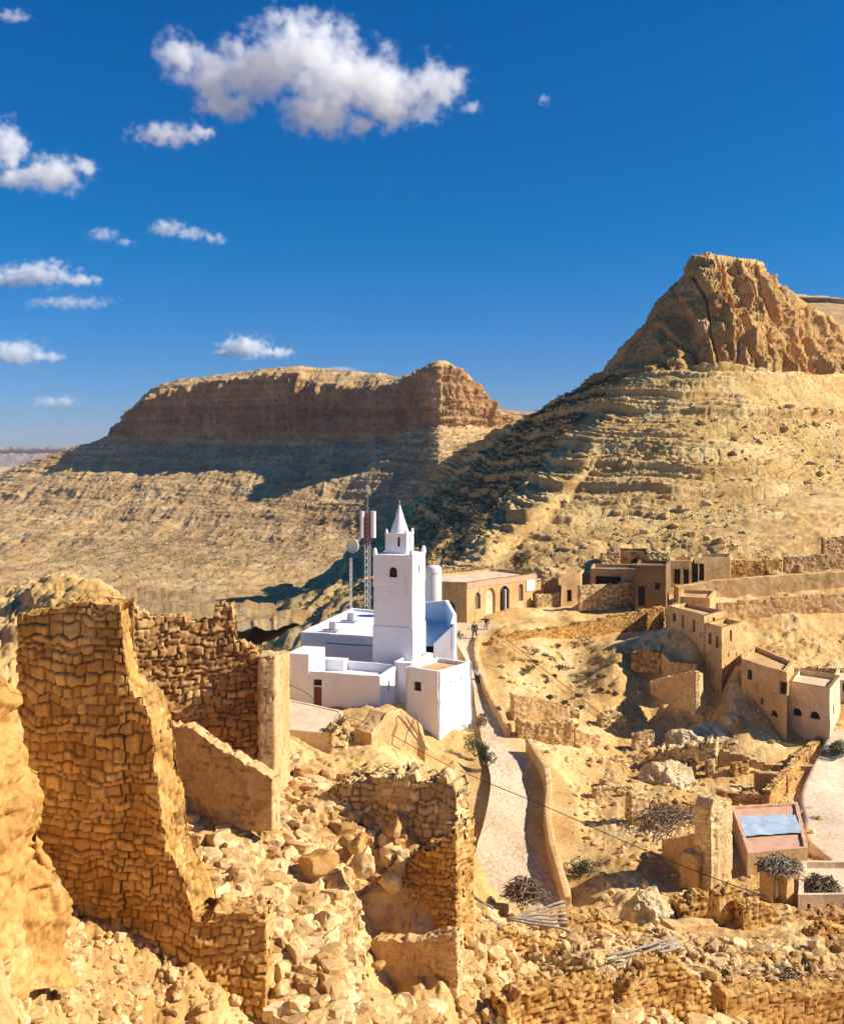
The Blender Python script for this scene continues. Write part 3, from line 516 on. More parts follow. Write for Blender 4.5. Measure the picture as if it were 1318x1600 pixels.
# path parapets
def parapet(pts, label, h, th=.45):
    L = crom([P(*q) for q in pts], 240); ln = [(p[0], p[1], p[2]-.6, p[2]+h) for p in L]; WN[0] += 1
    me = wall_mesh('path_parapet', ln, th, 'mud', .3, .09, .10, WN[0]*3, -1, .05)
    tag(link('path_parapet', me, M_mud, None, tuple(L[120])), label, 'parapet wall', None, 'thing')
parapet([(752,1000,97.8),(749,1008,96.2),(748,1028,93.0),(755,1057,89.4),(768,1092,85.2),(789,1130,80.7),(799,1148,78.9)], 'curved low mud parapet along the upper narrow path by the white building', .6)
parapet([(830,1172,76.2),(840,1188,74.6),(858,1220,71.3),(862,1255,68.7),(860,1290,66.1),(868,1340,62.5),(880,1380,60),(892,1424,57.8)], 'wavy low mud parapet along the lower cobbled path', .85)
# --- path
nL, nWd = 900, 70
a = crom([P(*q) for q in PL], nL); b = crom([P(*q) for q in PR], nL); zz = (a[:, 2]+b[:, 2])/2; a[:, 2] = zz; b[:, 2] = zz
f = np.linspace(-.02, 1.02, nWd)[None, :, None]; Vp = a[:, None]*(1-f)+b[:, None]*f
w1, w2, wi_ = worley(Vp[..., :2]*4.2, 71)
Vp[..., 2] += sst(0, .2, w2)*.05+fbm(Vp*.6, 3, 5)*.06+wi_*.02-.02
o = link('path', mesh_from('path', Vp, grid_faces(nL, nWd), {'tint': np.clip(.25+.5*wi_*sst(0, .1, w2)+fbm(Vp*.4, 3, 6)*.2, 0, 1)}), M_cobble); tag(o, 'pale cobbled path climbing to the white mosque', kind='structure')
# ---------------------------------------------------------------- buildings
class MB:
    def __init__(s): s.V = []; s.Q = []; s.T = []
    def quad(s, a, b, c, d): n = len(s.V); s.V += [tuple(a), tuple(b), tuple(c), tuple(d)]; s.Q.append((n, n+1, n+2, n+3))
    def tri(s, a, b, c): n = len(s.V); s.V += [tuple(a), tuple(b), tuple(c)]; s.T.append((n, n+1, n+2))
    def grid(s, G, closed=False):
        G = np.asarray(G, float); n = len(s.V); s.V += [tuple(v) for v in G.reshape(-1, 3)]; s.Q += [tuple(q) for q in (grid_faces(G.shape[0], G.shape[1], closed)+n)]
    def box(s, c, h, ax=(1, 0), tilt=0):
        c = np.array(c, float); u = np.array((ax[0], ax[1], 0.)); u /= np.linalg.norm(u); v = np.array((-u[1], u[0], 0.)); w = np.array((0, 0, 1.))
        P8 = [c+u*h[0]*i+v*h[1]*j+w*h[2]*k for k in (-1, 1) for j in (-1, 1) for i in (-1, 1)]
        for f in ((0, 2, 3, 1), (4, 5, 7, 6), (0, 1, 5, 4), (2, 6, 7, 3), (0, 4, 6, 2), (1, 3, 7, 5)): s.quad(*[P8[i] for i in f])
    def tube(s, pts, r, n=6, caps=True):
        pts = np.asarray(pts, float); r = np.broadcast_to(r, (len(pts),)); T = np.gradient(pts, axis=0); T /= np.maximum(np.linalg.norm(T, axis=1, keepdims=True), 1e-9)
        ref = np.array((0, 0, 1.)) if abs(T[0][2]) < .9 else np.array((1., 0, 0)); G = []
        for p, t, q in zip(pts, T, r):
            a = np.cross(t, ref); a /= np.linalg.norm(a); b = np.cross(t, a); an = np.arange(n)*2*math.pi/n
            G.append(p+q*(np.cos(an)[:, None]*a+np.sin(an)[:, None]*b))
        if caps: G = [np.repeat(pts[:1], n, 0)]+G+[np.repeat(pts[-1:], n, 0)]
        s.grid(G, True)
    def lathe(s, c, prof, n=16):
        an = np.arange(n)*2*math.pi/n; s.grid([[(c[0]+r*math.cos(t), c[1]+r*math.sin(t), z) for t in an] for r, z in prof], True)
    def build(s, name, mat, parent=None, loc=None, warp=0, smooth=False, freq=1.3, attrs=None):
        V = np.array(s.V, float)
        if warp: V = V+np.stack([fbm(V*freq, 3, 101), fbm(V*freq, 3, 102), fbm(V*freq, 3, 103)], -1)*warp
        return link(name, mesh_from(name, V, s.Q, attrs, smooth, s.T), mat, parent, loc)
def facade(mb, p0, p1, z0, z1, ops=(), batter=0.0, step=.45, panes=None, rev=.22):
    """wall p0 -> p1 (left to right seen from outside) with real openings; ops = (s, width, z, height, arch, kind)"""
    p0, p1 = np.array(p0, float)[:2], np.array(p1, float)[:2]; L = np.linalg.norm(p1-p0); d = (p1-p0)/L; n = np.array((d[1], -d[0]))
    def pt(s, z, dep=0): q = p0+d*s-n*(dep+batter*(z-z0)/(max(z1-z0, .1))); return (q[0], q[1], z)
    S_ = set(np.linspace(0, L, max(2, int(L/step)+1))); Z_ = set(np.linspace(z0, z1, max(2, int((z1-z0)/step)+1)))
    for o in ops: S_ |= {o[0], o[0]+o[1]}; Z_ |= {o[2], o[2]+o[3]}
    S_ = sorted(S_); Z_ = sorted(Z_)
    for i in range(len(S_)-1):
        for j in range(len(Z_)-1):
            if S_[i+1]-S_[i] < 1e-6 or Z_[j+1]-Z_[j] < 1e-6: continue
            cs, cz = (S_[i]+S_[i+1])/2, (Z_[j]+Z_[j+1])/2
            if any(o[0] < cs < o[0]+o[1] and o[2] < cz < o[2]+o[3] for o in ops): continue
            mb.quad(pt(S_[i], Z_[j]), pt(S_[i+1], Z_[j]), pt(S_[i+1], Z_[j+1]), pt(S_[i], Z_[j+1]))
    for o in ops:
        s, w, z, h, arch, kind = o; r = w/2; zt = z+h
        if arch:
            an = np.linspace(math.pi, 0, 9); arc = [(s+r+r*math.cos(t), zt-r+r*math.sin(t)) for t in an]
            for a, b in zip(arc[:-1], arc[1:]):
                mb.quad(pt(a[0], a[1]), pt(b[0], b[1]), pt(b[0], zt), pt(a[0], zt)); mb.quad(pt(a[0], a[1], rev), pt(b[0], b[1], rev), pt(b[0], b[1]), pt(a[0], a[1]))
            out = [(s, z)]+arc+[(s+w, z)]; zs = zt-r
        else: out = [(s, z), (s, zt), (s+w, zt), (s+w, z)]; zs = zt; mb.quad(pt(s, zt, rev), pt(s+w, zt, rev), pt(s+w, zt), pt(s, zt))
        mb.quad(pt(s, z), pt(s, z, rev), pt(s, zs, rev), pt(s, zs)); mb.quad(pt(s+w, z, rev), pt(s+w, z), pt(s+w, zs), pt(s+w, zs, rev)); mb.quad(pt(s, z), pt(s+w, z), pt(s+w, z, rev), pt(s, z, rev))
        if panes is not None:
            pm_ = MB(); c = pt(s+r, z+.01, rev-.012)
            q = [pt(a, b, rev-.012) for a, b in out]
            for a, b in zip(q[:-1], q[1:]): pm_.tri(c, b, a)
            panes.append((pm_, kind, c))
def inset(poly, d):
    P_ = [np.array(p[:2], float) for p in poly]; n = len(P_); out = []
    for i in range(n):
        a, b, c = P_[i-1], P_[i], P_[(i+1) % n]; u = (b-a)/np.linalg.norm(b-a); v = (c-b)/np.linalg.norm(c-b)
        nu = np.array((-u[1], u[0])); nv = np.array((-v[1], v[0])); m = (nu+nv); m /= max(1e-6, np.dot(m, nu)); out.append(b+m*d)
    return out
PM = {}
def building(name, label, cat, poly, z0, z1, ops={}, mat=None, roofmat=None, para=.35, pth=.25, batter=0.0, warp=.055, parent=None, group=None, rim=None, part='wall', step=.45):
    """poly anticlockwise from above; returns the root and its wall"""
    c = np.mean([p[:2] for p in poly], axis=0); root = parent
    if parent is None: root = empty(name, (c[0], c[1], z0+.5), label, cat, group); root['kind'] = 'thing'
    mb = MB(); panes = []; n = len(poly)
    for i in range(n): facade(mb, poly[i], poly[(i+1) % n], z0, z1, ops.get(i, ()), batter, step, panes)
    top = [np.array(p[:2], float) for p in (inset(poly, batter) if batter else poly)]; inn = inset(top, pth)
    mr = MB() if rim else mb
    for i in range(n):
        a, b, c2, d = top[i], top[(i+1) % n], inn[(i+1) % n], inn[i]; k = max(1, int(np.linalg.norm(b-a)/.6))
        for t in range(k):
            f, g_ = t/k, (t+1)/k; A, B, C_, D_ = a+(b-a)*f, a+(b-a)*g_, d+(c2-d)*g_, d+(c2-d)*f
            e_ = .03 if rim else 0
            mr.quad((*A, z1+e_), (*B, z1+e_), (*C_, z1+e_), (*D_, z1+e_))
            if rim: mr.quad((*A, z1), (*B, z1), (*B, z1+e_), (*A, z1+e_))
            mb.quad((*D_, z1+e_), (*C_, z1+e_), (*C_, z1-para), (*D_, z1-para))
    w = mb.build(part, mat or M_mud, root, warp=warp)
    if rim: mr.build('roof_rim', rim, root if parent is None else w, warp=warp)
    rf = MB(); ic = np.mean(inn, axis=0); K_ = 8
    for i in range(n):
        a, b = inn[i]*1.0, inn[(i+1) % n]*1.0
        for t in range(K_):
            f, g_ = t/K_, (t+1)/K_; A, B = a+(b-a)*f, a+(b-a)*g_
            rf.tri((*A, z1-para), (*B, z1-para), (*ic, z1-para+.06))
    rf.build('roof', roofmat or mat or M_mud, w if parent is not None else root, warp=warp*.5)
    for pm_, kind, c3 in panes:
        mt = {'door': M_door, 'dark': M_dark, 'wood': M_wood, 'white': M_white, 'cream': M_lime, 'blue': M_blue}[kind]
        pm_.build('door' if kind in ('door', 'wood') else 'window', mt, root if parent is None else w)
    return root, w
A_ = np.array((.951, -.309)); B_ = np.array((.309, .951))
def rect(c0, la, lb, a=A_, b=B_):
    """c0 = front right corner; anticlockwise from the front left"""
    c0 = np.array(c0, float); return [c0-a*la, c0, c0+b*lb, c0-a*la+b*lb]
# --- mosque
mq = empty('mosque', (-3, 88, -20.5), 'whitewashed mosque with a square pointed minaret and pale blue roof terraces', 'mosque'); mq['kind'] = 'thing'
hall = [(-10.9, 92.1), (-.05, 88.55), (-.05, 101.2), (-7.2, 106)]; zR = -16.55
building('', '', '', hall, -24, zR, {0: [(2.4, 4.5, -17.45, .10, False, 'dark')]}, M_white, M_white, .22, .3, parent=mq, part='prayer_hall')
mb = MB()     # blue shade painted as a strip under the hall roof and the low front terrace
facade(mb, hall[0]+A_*.3+(-B_*.02), hall[0]+A_*8.9-B_*.02, -17.35, -16.75); mb.build('eave_shade_band', M_blue, mq)
# right wing with a tall rounded parapet, pale blue inside
wing = [(-.05, 88.6), (2.75, 87.6), (3.1, 92), (2.55, 99.2), (-.05, 99.6)]
mb = MB(); 
def strip(p, q, za, zb, n=8, z0=-24): 
    p, q = np.array(p, float), np.array(q, float); d = (q-p)/np.linalg.norm(q-p); nn_ = np.array((d[1], -d[0])); t = np.linspace(0, 1, n)
    zt = za+(zb-za)*t
    mb.grid([[(*(p+(q-p)*u), z0) for u in t], [(*(p+(q-p)*u), z) for u, z in zip(t, zt)], [(*(p+(q-p)*u-nn_*.3), z) for u, z in zip(t, zt)], [(*(p+(q-p)*u-nn_*.3), -17.4) for u in t]])
strip((1.0, 88.22), (2.75, 87.6), -16.9, -15.1); strip((2.75, 87.6), (3.1, 92), -15.1, -14.95); strip((3.1, 92), (2.55, 99.2), -14.95, -14.75); strip((2.55, 99.2), (-.05, 99.6), -14.75, -15.0)
mb.build('parapet', M_white, mq, warp=.04)
mb = MB(); mb.grid([[(-.2, 88.3, -17.1), (1.2, 88.2, -17.1), (2.6, 87.9, -17.1)], [(-.2, 99.4, -16.8), (1.2, 99.3, -16.8), (2.4, 99.1, -16.8)]]); mb.build('roof_terrace', M_blue, mq)
mb = MB(); facade(mb, (-.05, 99.25), (2.3, 98.9), -16.9, -15.05); facade(mb, (2.80, 92.0), (2.46, 88.1), -17.2, -15.2); facade(mb, (2.27, 98.9), (2.80, 92.0), -17.2, -15.1); mb.build('blue_inner_wall', M_blue, mq)
# minaret
C0 = np.array((-.79, 84.5)); cc = C0-A_*1.72+B_*1.72
def ring(h, z, k=6):
    out = []
    cs = [(-h, -h), (h, -h), (h, h), (-h, h)]
    for i in range(4):
        p, q = cs[i], cs[(i+1) % 4]
        for t in range(k): u = p[0]+(q[0]-p[0])*t/k; v = p[1]+(q[1]-p[1])*t/k; w = cc+A_*u+B_*v; out.append((w[0], w[1], z))
    return out
def sq(h): return [cc-A_*h-B_*h, cc+A_*h-B_*h, cc+A_*h+B_*h, cc-A_*h+B_*h]
mb = MB(); panes = []
def tier(h, za, zb, ops={}):
    s_ = sq(h)
    for i in range(4): facade(mb, s_[i], s_[(i+1) % 4], za, zb, ops.get(i, ()), 0, .5, panes, .18)
tier(1.76, -23.5, -14.87); mb.grid([ring(1.76, -14.87), ring(1.70, -14.80)], True)
tier(1.70, -14.80, -11.37); mb.grid([ring(1.70, -11.37), ring(1.73, -11.33)], True)
tier(1.73, -11.33, -9.05, {0: [(1.42, .70, -10.75, .86, True, 'dark')], 1: [(1.5, .34, -10.5, .75, True, 'dark')]})
mb.grid([ring(1.73, -9.05), ring(1.78, -9.02), ring(1.78, -8.88), ring(1.4, -8.88), ring(.05, -8.80)], True)
tier(.94, -8.86, -7.28, {0: [(1.08, .22, -8.25, .8, True, 'dark')], 1: [(.8, .22, -8.2, .75, True, 'dark')], 3: [(.8, .22, -8.25, .8, True, 'dark')]})
mb.grid([ring(.94, -7.28), ring(.98, -7.25), ring(.98, -7.15), ring(.8, -7.15), ring(.05, -7.1)], True)
mn = mb.build('minaret', M_white, mq, warp=.02)
for pm_, k_, c_ in panes: pm_.build('window', M_dark, mn)
mb = MB(); mb.lathe((*cc, 0), [(.80, -7.16), (.76, -7.0), (.60, -6.55), (.42, -6.05), (.25, -5.5), (.12, -5.05), (.07, -4.85), (.001, -4.8)], 20); mb.build('spire', M_white, mn, smooth=True)
mb = MB(); mb.tube([(*cc, -4.9), (*cc, -4.35)], .03); mb.lathe((*cc, 0), [(.001, -4.62), (.09, -4.54), (.001, -4.46)], 8); mb.build('finial', M_steel, mn)
for h, z, r, hh in ((1.62, -8.88, .15, .55), (.86, -7.15, .09, .36)):
    for i, j in ((-1, -1), (1, -1), (1, 1), (-1, 1)):
        p = cc+A_*h*i+B_*h*j; m2 = MB(); m2.grid([[(p[0]+r*k1*a_, p[1]+r*k1*b_, z+q) for a_, b_ in ((-1, -1), (0, -1.15), (1, -1), (1.15, 0), (1, 1), (0, 1.15), (-1, 1), (-1.15, 0))] for q, k1 in ((0, 1.2), (hh*.6, 1), (hh*.85, .7), (hh, .02))], True); m2.build('corner_merlon', M_white, mn, smooth=True)
# front annex: low court with a red door
an = [(-10.45, 81.35), (-3.26, 79.0), (-1.9, 83.2), (-9.0, 86.0)]
_, aw = building('', '', '', an, -23, -17.62, {0: [(2.0, .72, -20.35, 1.55, False, 'door'), (2.02, .68, -18.72, .5, False, 'dark')], 1: [(1.9, .35, -19.2, .75, False, 'dark')]}, M_white, M_white, .7, .22, parent=mq, part='court_wall')
mb = MB(); mb.box((-9.35, 82.6, -17.3), (.95, 1.6, 1.0), A_); mb.build('stair_block', M_white, mq, warp=.02)
mb = MB(); mb.box((-10.4, 81.5, -17.05), (.75, .18, .62), A_); mb.build('stair_parapet', M_white, mq, warp=.02)
mb = MB(); mb.box((-7.2, 84.6, -17.85), (1.0, .5, .45), A_); mb.build('roof_hatch', M_white, mq, warp=.01)
building('', '', '', [(-2.25, 82.75), (-.85, 82.2), (.9, 86.5), (-.9, 87.2)], -23.5, -17.3, {}, M_white, M_white, .3, .2, parent=mq, part='link_block')
for i, (x, y) in enumerate(((-7.0, 98.2), (-8.3, 93.3))):
    m2 = MB(); m2.box((x, y, -16.62), (.75, .35, .06), A_); m2.box((x+.25, y, -16.25), (.22, .2, .4), A_); m2.tube([(x-.1, y, -16.6), (x-.1, y, -15.75)], .09); m2.build('roof_unit', M_steel, mq)
# white corner block
root, w = building('whitewashed_block', 'tall bare whitewashed block with a sunlit right face beside the narrow path', 'building', [(-1.3, 78.9), (1.3, 77.0), (4.0, 80.6), (1.2, 82.6)], -25.5, -16.85, {0: [(.75, .7, -18.6, .7, False, 'dark')], 1: [(1.7, .14, -18.05, .22, False, 'dark'), (2.35, .14, -18.15, .22, False, 'dark'), (2.95, .14, -18.0, .22, False, 'dark')]}, M_white, M_mud, .3, .22, batter=.14, warp=.06)
# --- water tank
t_ = empty('water_tank', (1.15, 101.5, -16.9), 'pale cylindrical water tank standing behind the minaret', 'water tank')
m2 = MB(); m2.lathe((1.15, 101.5), [(.80, -16.9), (.80, -12.0), (.76, -11.8), (.60, -11.68), (.001, -11.6)], 28); m2.build('tank_body', M_cream, t_, smooth=True)
m2 = MB(); m2.lathe((1.15, 101.5), [(.84, -12.35), (.84, -12.2), (.80, -12.2)], 28); m2.build('rim', M_cream, t_)
m2 = MB(); m2.box((1.15, 101.5, -18.5), (.95, .95, 1.62)); m2.build('plinth', M_white, t_)
# --- masts behind the mosque
ms = empty('lattice_mast', (-5.3, 106.5, -18), 'red and white lattice mast with two panel antennas behind the mosque roof', 'antenna mast')
def lattice(x, y, z0, z1, r, w0=.04, step=.7):
    m = MB(); cs = [(x+r*math.cos(a_), y+r*math.sin(a_)) for a_ in (R(90), R(210), R(330))]
    for c_ in cs: m.tube([(*c_, z0), (*c_, z1)], w0, 5)
    k = int((z1-z0)/step)
    for i in range(k):
        for j in range(3): m.tube([(*cs[(j+i) % 3], z0+i*step), (*cs[(j+1+i) % 3], z0+(i+1)*step)], w0*.6, 4); m.tube([(*cs[j], z0+i*step), (*cs[(j+1) % 3], z0+i*step)], w0*.5, 4)
    return m
xM = (574-659)/F*106.5
lattice(xM, 106.5, -22, -10.0, .32, .03).build('lower_frame', M_cream, ms); lattice(xM, 106.5, -10.0, -6.5, .32, .055, .45).build('upper_frame', M_redp, ms)
m2 = MB(); m2.tube([(xM, 106.5, -6.6), (xM, 106.5, -2.9)], [.035, .015], 5); m2.build('lightning_rod', M_steel, ms)
for dx, r_ in ((-.55, .2), (.62, .27)):
    m2 = MB(); m2.lathe((xM+dx, 106.1), [(.001, -9.3), (r_, -9.3), (r_, -6.55), (.001, -6.55)], 10); m2.build('panel_antenna', M_cream, ms)
m2 = MB(); c_ = np.array(((553-659)/F*105.9, 105.9, P(553, 853, 105.9)[2])); nr = np.array((-.5, -.85, .05)); nr /= np.linalg.norm(nr); u_ = np.cross(nr, (0, 0, 1)); u_ /= np.linalg.norm(u_); v_ = np.cross(u_, nr)
m2.grid([[tuple(c_+nr*(d_)+r_*(math.cos(t)*u_+math.sin(t)*v_)) for t in np.arange(20)*math.pi/10] for r_, d_ in ((.01, 0), (.3, .02), (.55, .09), (.72, .18), (.75, .36), (.73, .36), (.70, .17), (.5, .04), (.01, -.03))], True); m2.build('dish', M_cream, ms, smooth=True)
m2 = MB(); m2.tube([tuple(c_), (xM-.3, 106.4, c_[2])], .05); m2.build('dish_arm', M_steel, ms)
m2 = lattice((548-659)/F*104, 104, -20, P(548, 872, 104)[2], .14, .022, .5); o = m2.build('slim_mast', M_cream, None, ((548-659)/F*104, 104, -20)); tag(o, 'slim pale lattice pole left of the tall mast', 'mast')
# --- arched building
z1 = -13.95; pc = np.array((4.64, 106.)); pr_ = np.array((12.7, 113.8)); Lf = np.linalg.norm(pr_-pc)
root, w = building('arched_building', 'low ochre building with four arched openings on its sunlit front', 'building', [(1.75, 106.6), pc, pr_, (8.5, 118.5), (-1.2, 111.2)], -19.5, z1,
  {0: [(.55, 1.15, -17.9, 1.95, True, 'dark')], 1: [(1.25, .85, -16.85, 1.75, True, 'wood'), (2.9, 1.5, -17.8, 2.95, True, 'cream'), (5.15, 1.5, -17.8, 3.0, True, 'dark'), (8.2, .8, -16.7, 1.85, True, 'wood')]}, M_mud, M_lime, .25, .3, step=.6, rim=M_pale)
d = (pr_-pc)/Lf; n_ = np.array((d[1], -d[0])); mb = MB(); facade(mb, pc+n_*.05-d*.02, pr_+n_*.05, z1-.62, z1-.05); mb.build('cornice_band', M_pink, root, warp=.02)
mb = MB(); facade(mb, pc+n_*.07+d*9.5, pc+n_*.07+d*10.9, -15.75, -14.55); mb.build('white_panel', M_white, root)
mb = MB(); q = pc+n_*.12+d*5.9; mb.tube([(*q, -17.85), (*q, -15.2)], .09, 8); mb.build('white_post', M_white, root)
# --- houses on the right
def house(label, poly, z0, z1, ops, mat=M_mud, **k): return building('house', label, 'house', poly, z0, z1, ops, mat, **k)
a0, a1, a2 = (23.0, 96.3), (25.75, 88.0), (28.4, 91.0)
zt = -14.85
house('two storey mud house with small windows stepping down the slope below the road', [a0, (24.95, 90.5), (27.5, 93.4), (25.4, 98.4)], -20.5, zt,
      {0: [(1.0, .55, -16.1, .7, False, 'dark'), (2.5, .4, -16.4, 1.1, False, 'dark'), (4.3, .4, -16.5, 1.1, False, 'dark')], 1: [(1.6, .5, -15.9, .7, False, 'dark')]}, rim=M_pale)
house('lower mud house block with a sunlit gable end joined to the two storey house', [(24.97, 90.35), a1, a2, (27.55, 93.25)], -21, zt-.62,
      {0: [(.5, .4, -17.2, 1.0, False, 'dark'), (1.6, .4, -17.3, 1.0, False, 'dark')], 1: [(1.6, .42, -16.9, 1.0, False, 'dark'), (1.2, .25, -18.2, .4, False, 'dark'), (2.8, .25, -18.4, .4, False, 'dark'), (.6, .2, -19.0, .3, False, 'dark'), (2.1, .2, -19.2, .5, False, 'dark')]}, rim=M_pale)
def hx(px, Y): return ((px-659)/F*Y, Y)
house('flat mud house behind the two storey house with a sunlit low wall', [hx(1062, 99), hx(1108, 98), hx(1118, 103), hx(1064, 104)], -19, P(0, 932, 99)[2], {0: [(.8, .5, -15.4, .5, False, 'dark')]})
house('shaded two storey house with a broken rooftop opening above the yards', [hx(1158, 85), hx(1226, 80), hx(1240, 84), hx(1178, 91)], -23.2, P(0, 1050, 80)[2],
      {0: [(.7, .6, -19.0, .8, False, 'dark'), (2.4, .4, -20.7, .55, False, 'door'), (3.6, .9, -21.3, .5, True, 'dark'), (4.6, .9, -19.3, 1.0, False, 'dark')]})
house('pale mud house with two dark round arched openings near the right edge', [hx(1232, 81.5), hx(1296, 79), hx(1312, 83.5), hx(1246, 86)], -23, P(0, 1076, 79)[2],
      {0: [(.3, .75, -21.2, .62, True, 'dark'), (1.75, .8, -21.15, .6, True, 'dark')], 1: [(1.5, .7, -21.0, .9, True, 'dark')]}, mat=M_lime, rim=M_pale)
house('small house at the right edge beside the green shrub', [hx(1300, 86), hx(1352, 85), hx(1362, 90), hx(1308, 91)], -22.5, P(0, 1062, 86)[2], {0: [(.8, .5, -20.4, .8, True, 'dark')]}, mat=M_lime)
# upper village row
house('small ruined hut between the arched building and the long wall', [hx(876, 113), hx(906, 114), hx(912, 118), hx(880, 117)], -18.5, P(0, 897, 113)[2], {0: [(.8, .6, -17.0, 1.3, False, 'dark')]}, mat=M_mud, warp=.12)
house('hut under a dark flat roof behind the long sunlit wall', [hx(922, 116), hx(1000, 115), hx(1004, 120), hx(926, 121)], -18.5, P(0, 890, 115)[2], {0: [(.6, 2.8, -15.7, 1.2, False, 'dark')]}, mat=M_mud, roofmat=M_wood)
house('square hut with a dark doorway at the corner of the road', [hx(992, 110.5), hx(1040, 110), hx(1048, 115), hx(998, 116)], -18.5, P(0, 884, 110)[2], {0: [(.3, .75, -17.0, 2.1, False, 'dark'), (2.1, .5, -15.2, .7, False, 'dark')]}, mat=M_pale)
house('narrow hut with two pillars left of the grey doored hut', [hx(1048, 116), hx(1080, 116), hx(1084, 120), hx(1050, 120)], -18, P(0, 876, 116)[2], {0: [(.35, .7, -15.4, 1.7, False, 'dark'), (1.4, .6, -15.4, 1.7, False, 'dark')]}, mat=M_mud)
house('hut with a plain brown face built against the foot of the butte', [hx(1090, 116), hx(1140, 116.5), hx(1144, 121), hx(1092, 121)], -18, P(0, 872, 116)[2], {0: [(.15, .6, -15.0, 1.9, False, 'dark')]}, mat=M_mud, roofmat=M_wood)
house('low cave dwelling front dug into the cliff above the village row', [hx(948, 122), hx(1012, 122), hx(1012, 126), hx(948, 126)], -17, P(0, 862, 122)[2], {0: [(.6, .9, -14.6, 1.4, True, 'dark'), (2.9, .9, -14.6, 1.5, True, 'dark')]}, mat=M_pale, warp=.15)
# mud houses in front of the mosque
house('flat topped mud house in front of the mosque court with a shaded face', [hx(440, 66), hx(516, 65), hx(536, 70.5), hx(450, 74)], -26, P(0, 1146, 65)[2], {0: [(1.7, .55, -20.2, .5, False, 'dark')]}, mat=M_lime, para=.05)
wall([(516,1142,1212,64.6),(546,1128,1212,65.2)], 'rough sunlit pier beside the dark passage before the mosque', 1.2, 'worn', M_pale, .3, .1, .35, amp=.12)
wall([(548,1132,1210,71),(584,1128,1208,71)], 'shaded wall closing the dark passage under the mosque court', .5, 'mud', M_mud, res=.12, rag=.05, amp=.05)
wall([(580,1146,1212,66),(606,1114,1212,67.5),(626,1106,1205,69),(652,1128,1200,70),(664,1160,1200,70)], 'rounded sunlit plastered wall left of the white block', 1.4, 'mud', M_mud, res=.1, rag=.15, amp=.10)
# flat roofed shelter with a tarpaulin
root, w = building('flat_roofed_shelter', 'flat roofed shelter with a pink rim and blue white sheet on its roof', 'shelter', [hx(1168, 59.6), hx(1262, 60.4), hx(1246, 68.2), hx(1142, 67.4)], -26.5, P(0, 1330, 60)[2], {0: [(.6, 1.2, -25.4, 1.3, False, 'dark')]}, M_mud, M_pink, .12, .22, rim=M_pink)
zr = P(0, 1330, 60)[2]; mb = MB(); gx = np.linspace(0, 1, 14); c4 = [np.array(v) for v in (hx(1160, 62.2), hx(1254, 62.8), hx(1246, 66), hx(1150, 65.6))]
G_ = [[(*( (c4[0]*(1-u)+c4[1]*u)*(1-v)+(c4[3]*(1-u)+c4[2]*u)*v ), zr+.02+.06*vnoise(np.array([[u*9, v*4, 3.]]))[0]) for u in gx] for v in np.linspace(0, 1, 8)]
mb.grid(G_); o = mb.build('roof_sheet', plain('blue_white_sheet', (.40, .47, .53), .6, .35, .8, .1), root, smooth=True)
house('low walled house topped by the dark twig basket at the lower right', [hx(1246, 54.5), hx(1340, 54.5), hx(1340, 59), hx(1252, 59)], -26.5, P(0, 1398, 54.5)[2], {0: [(.5, .18, -24.6, .35, False, 'door'), (1.5, .18, -24.6, .35, False, 'door'), (2.4, .18, -24.6, .35, False, 'door')]}, mat=M_lime)
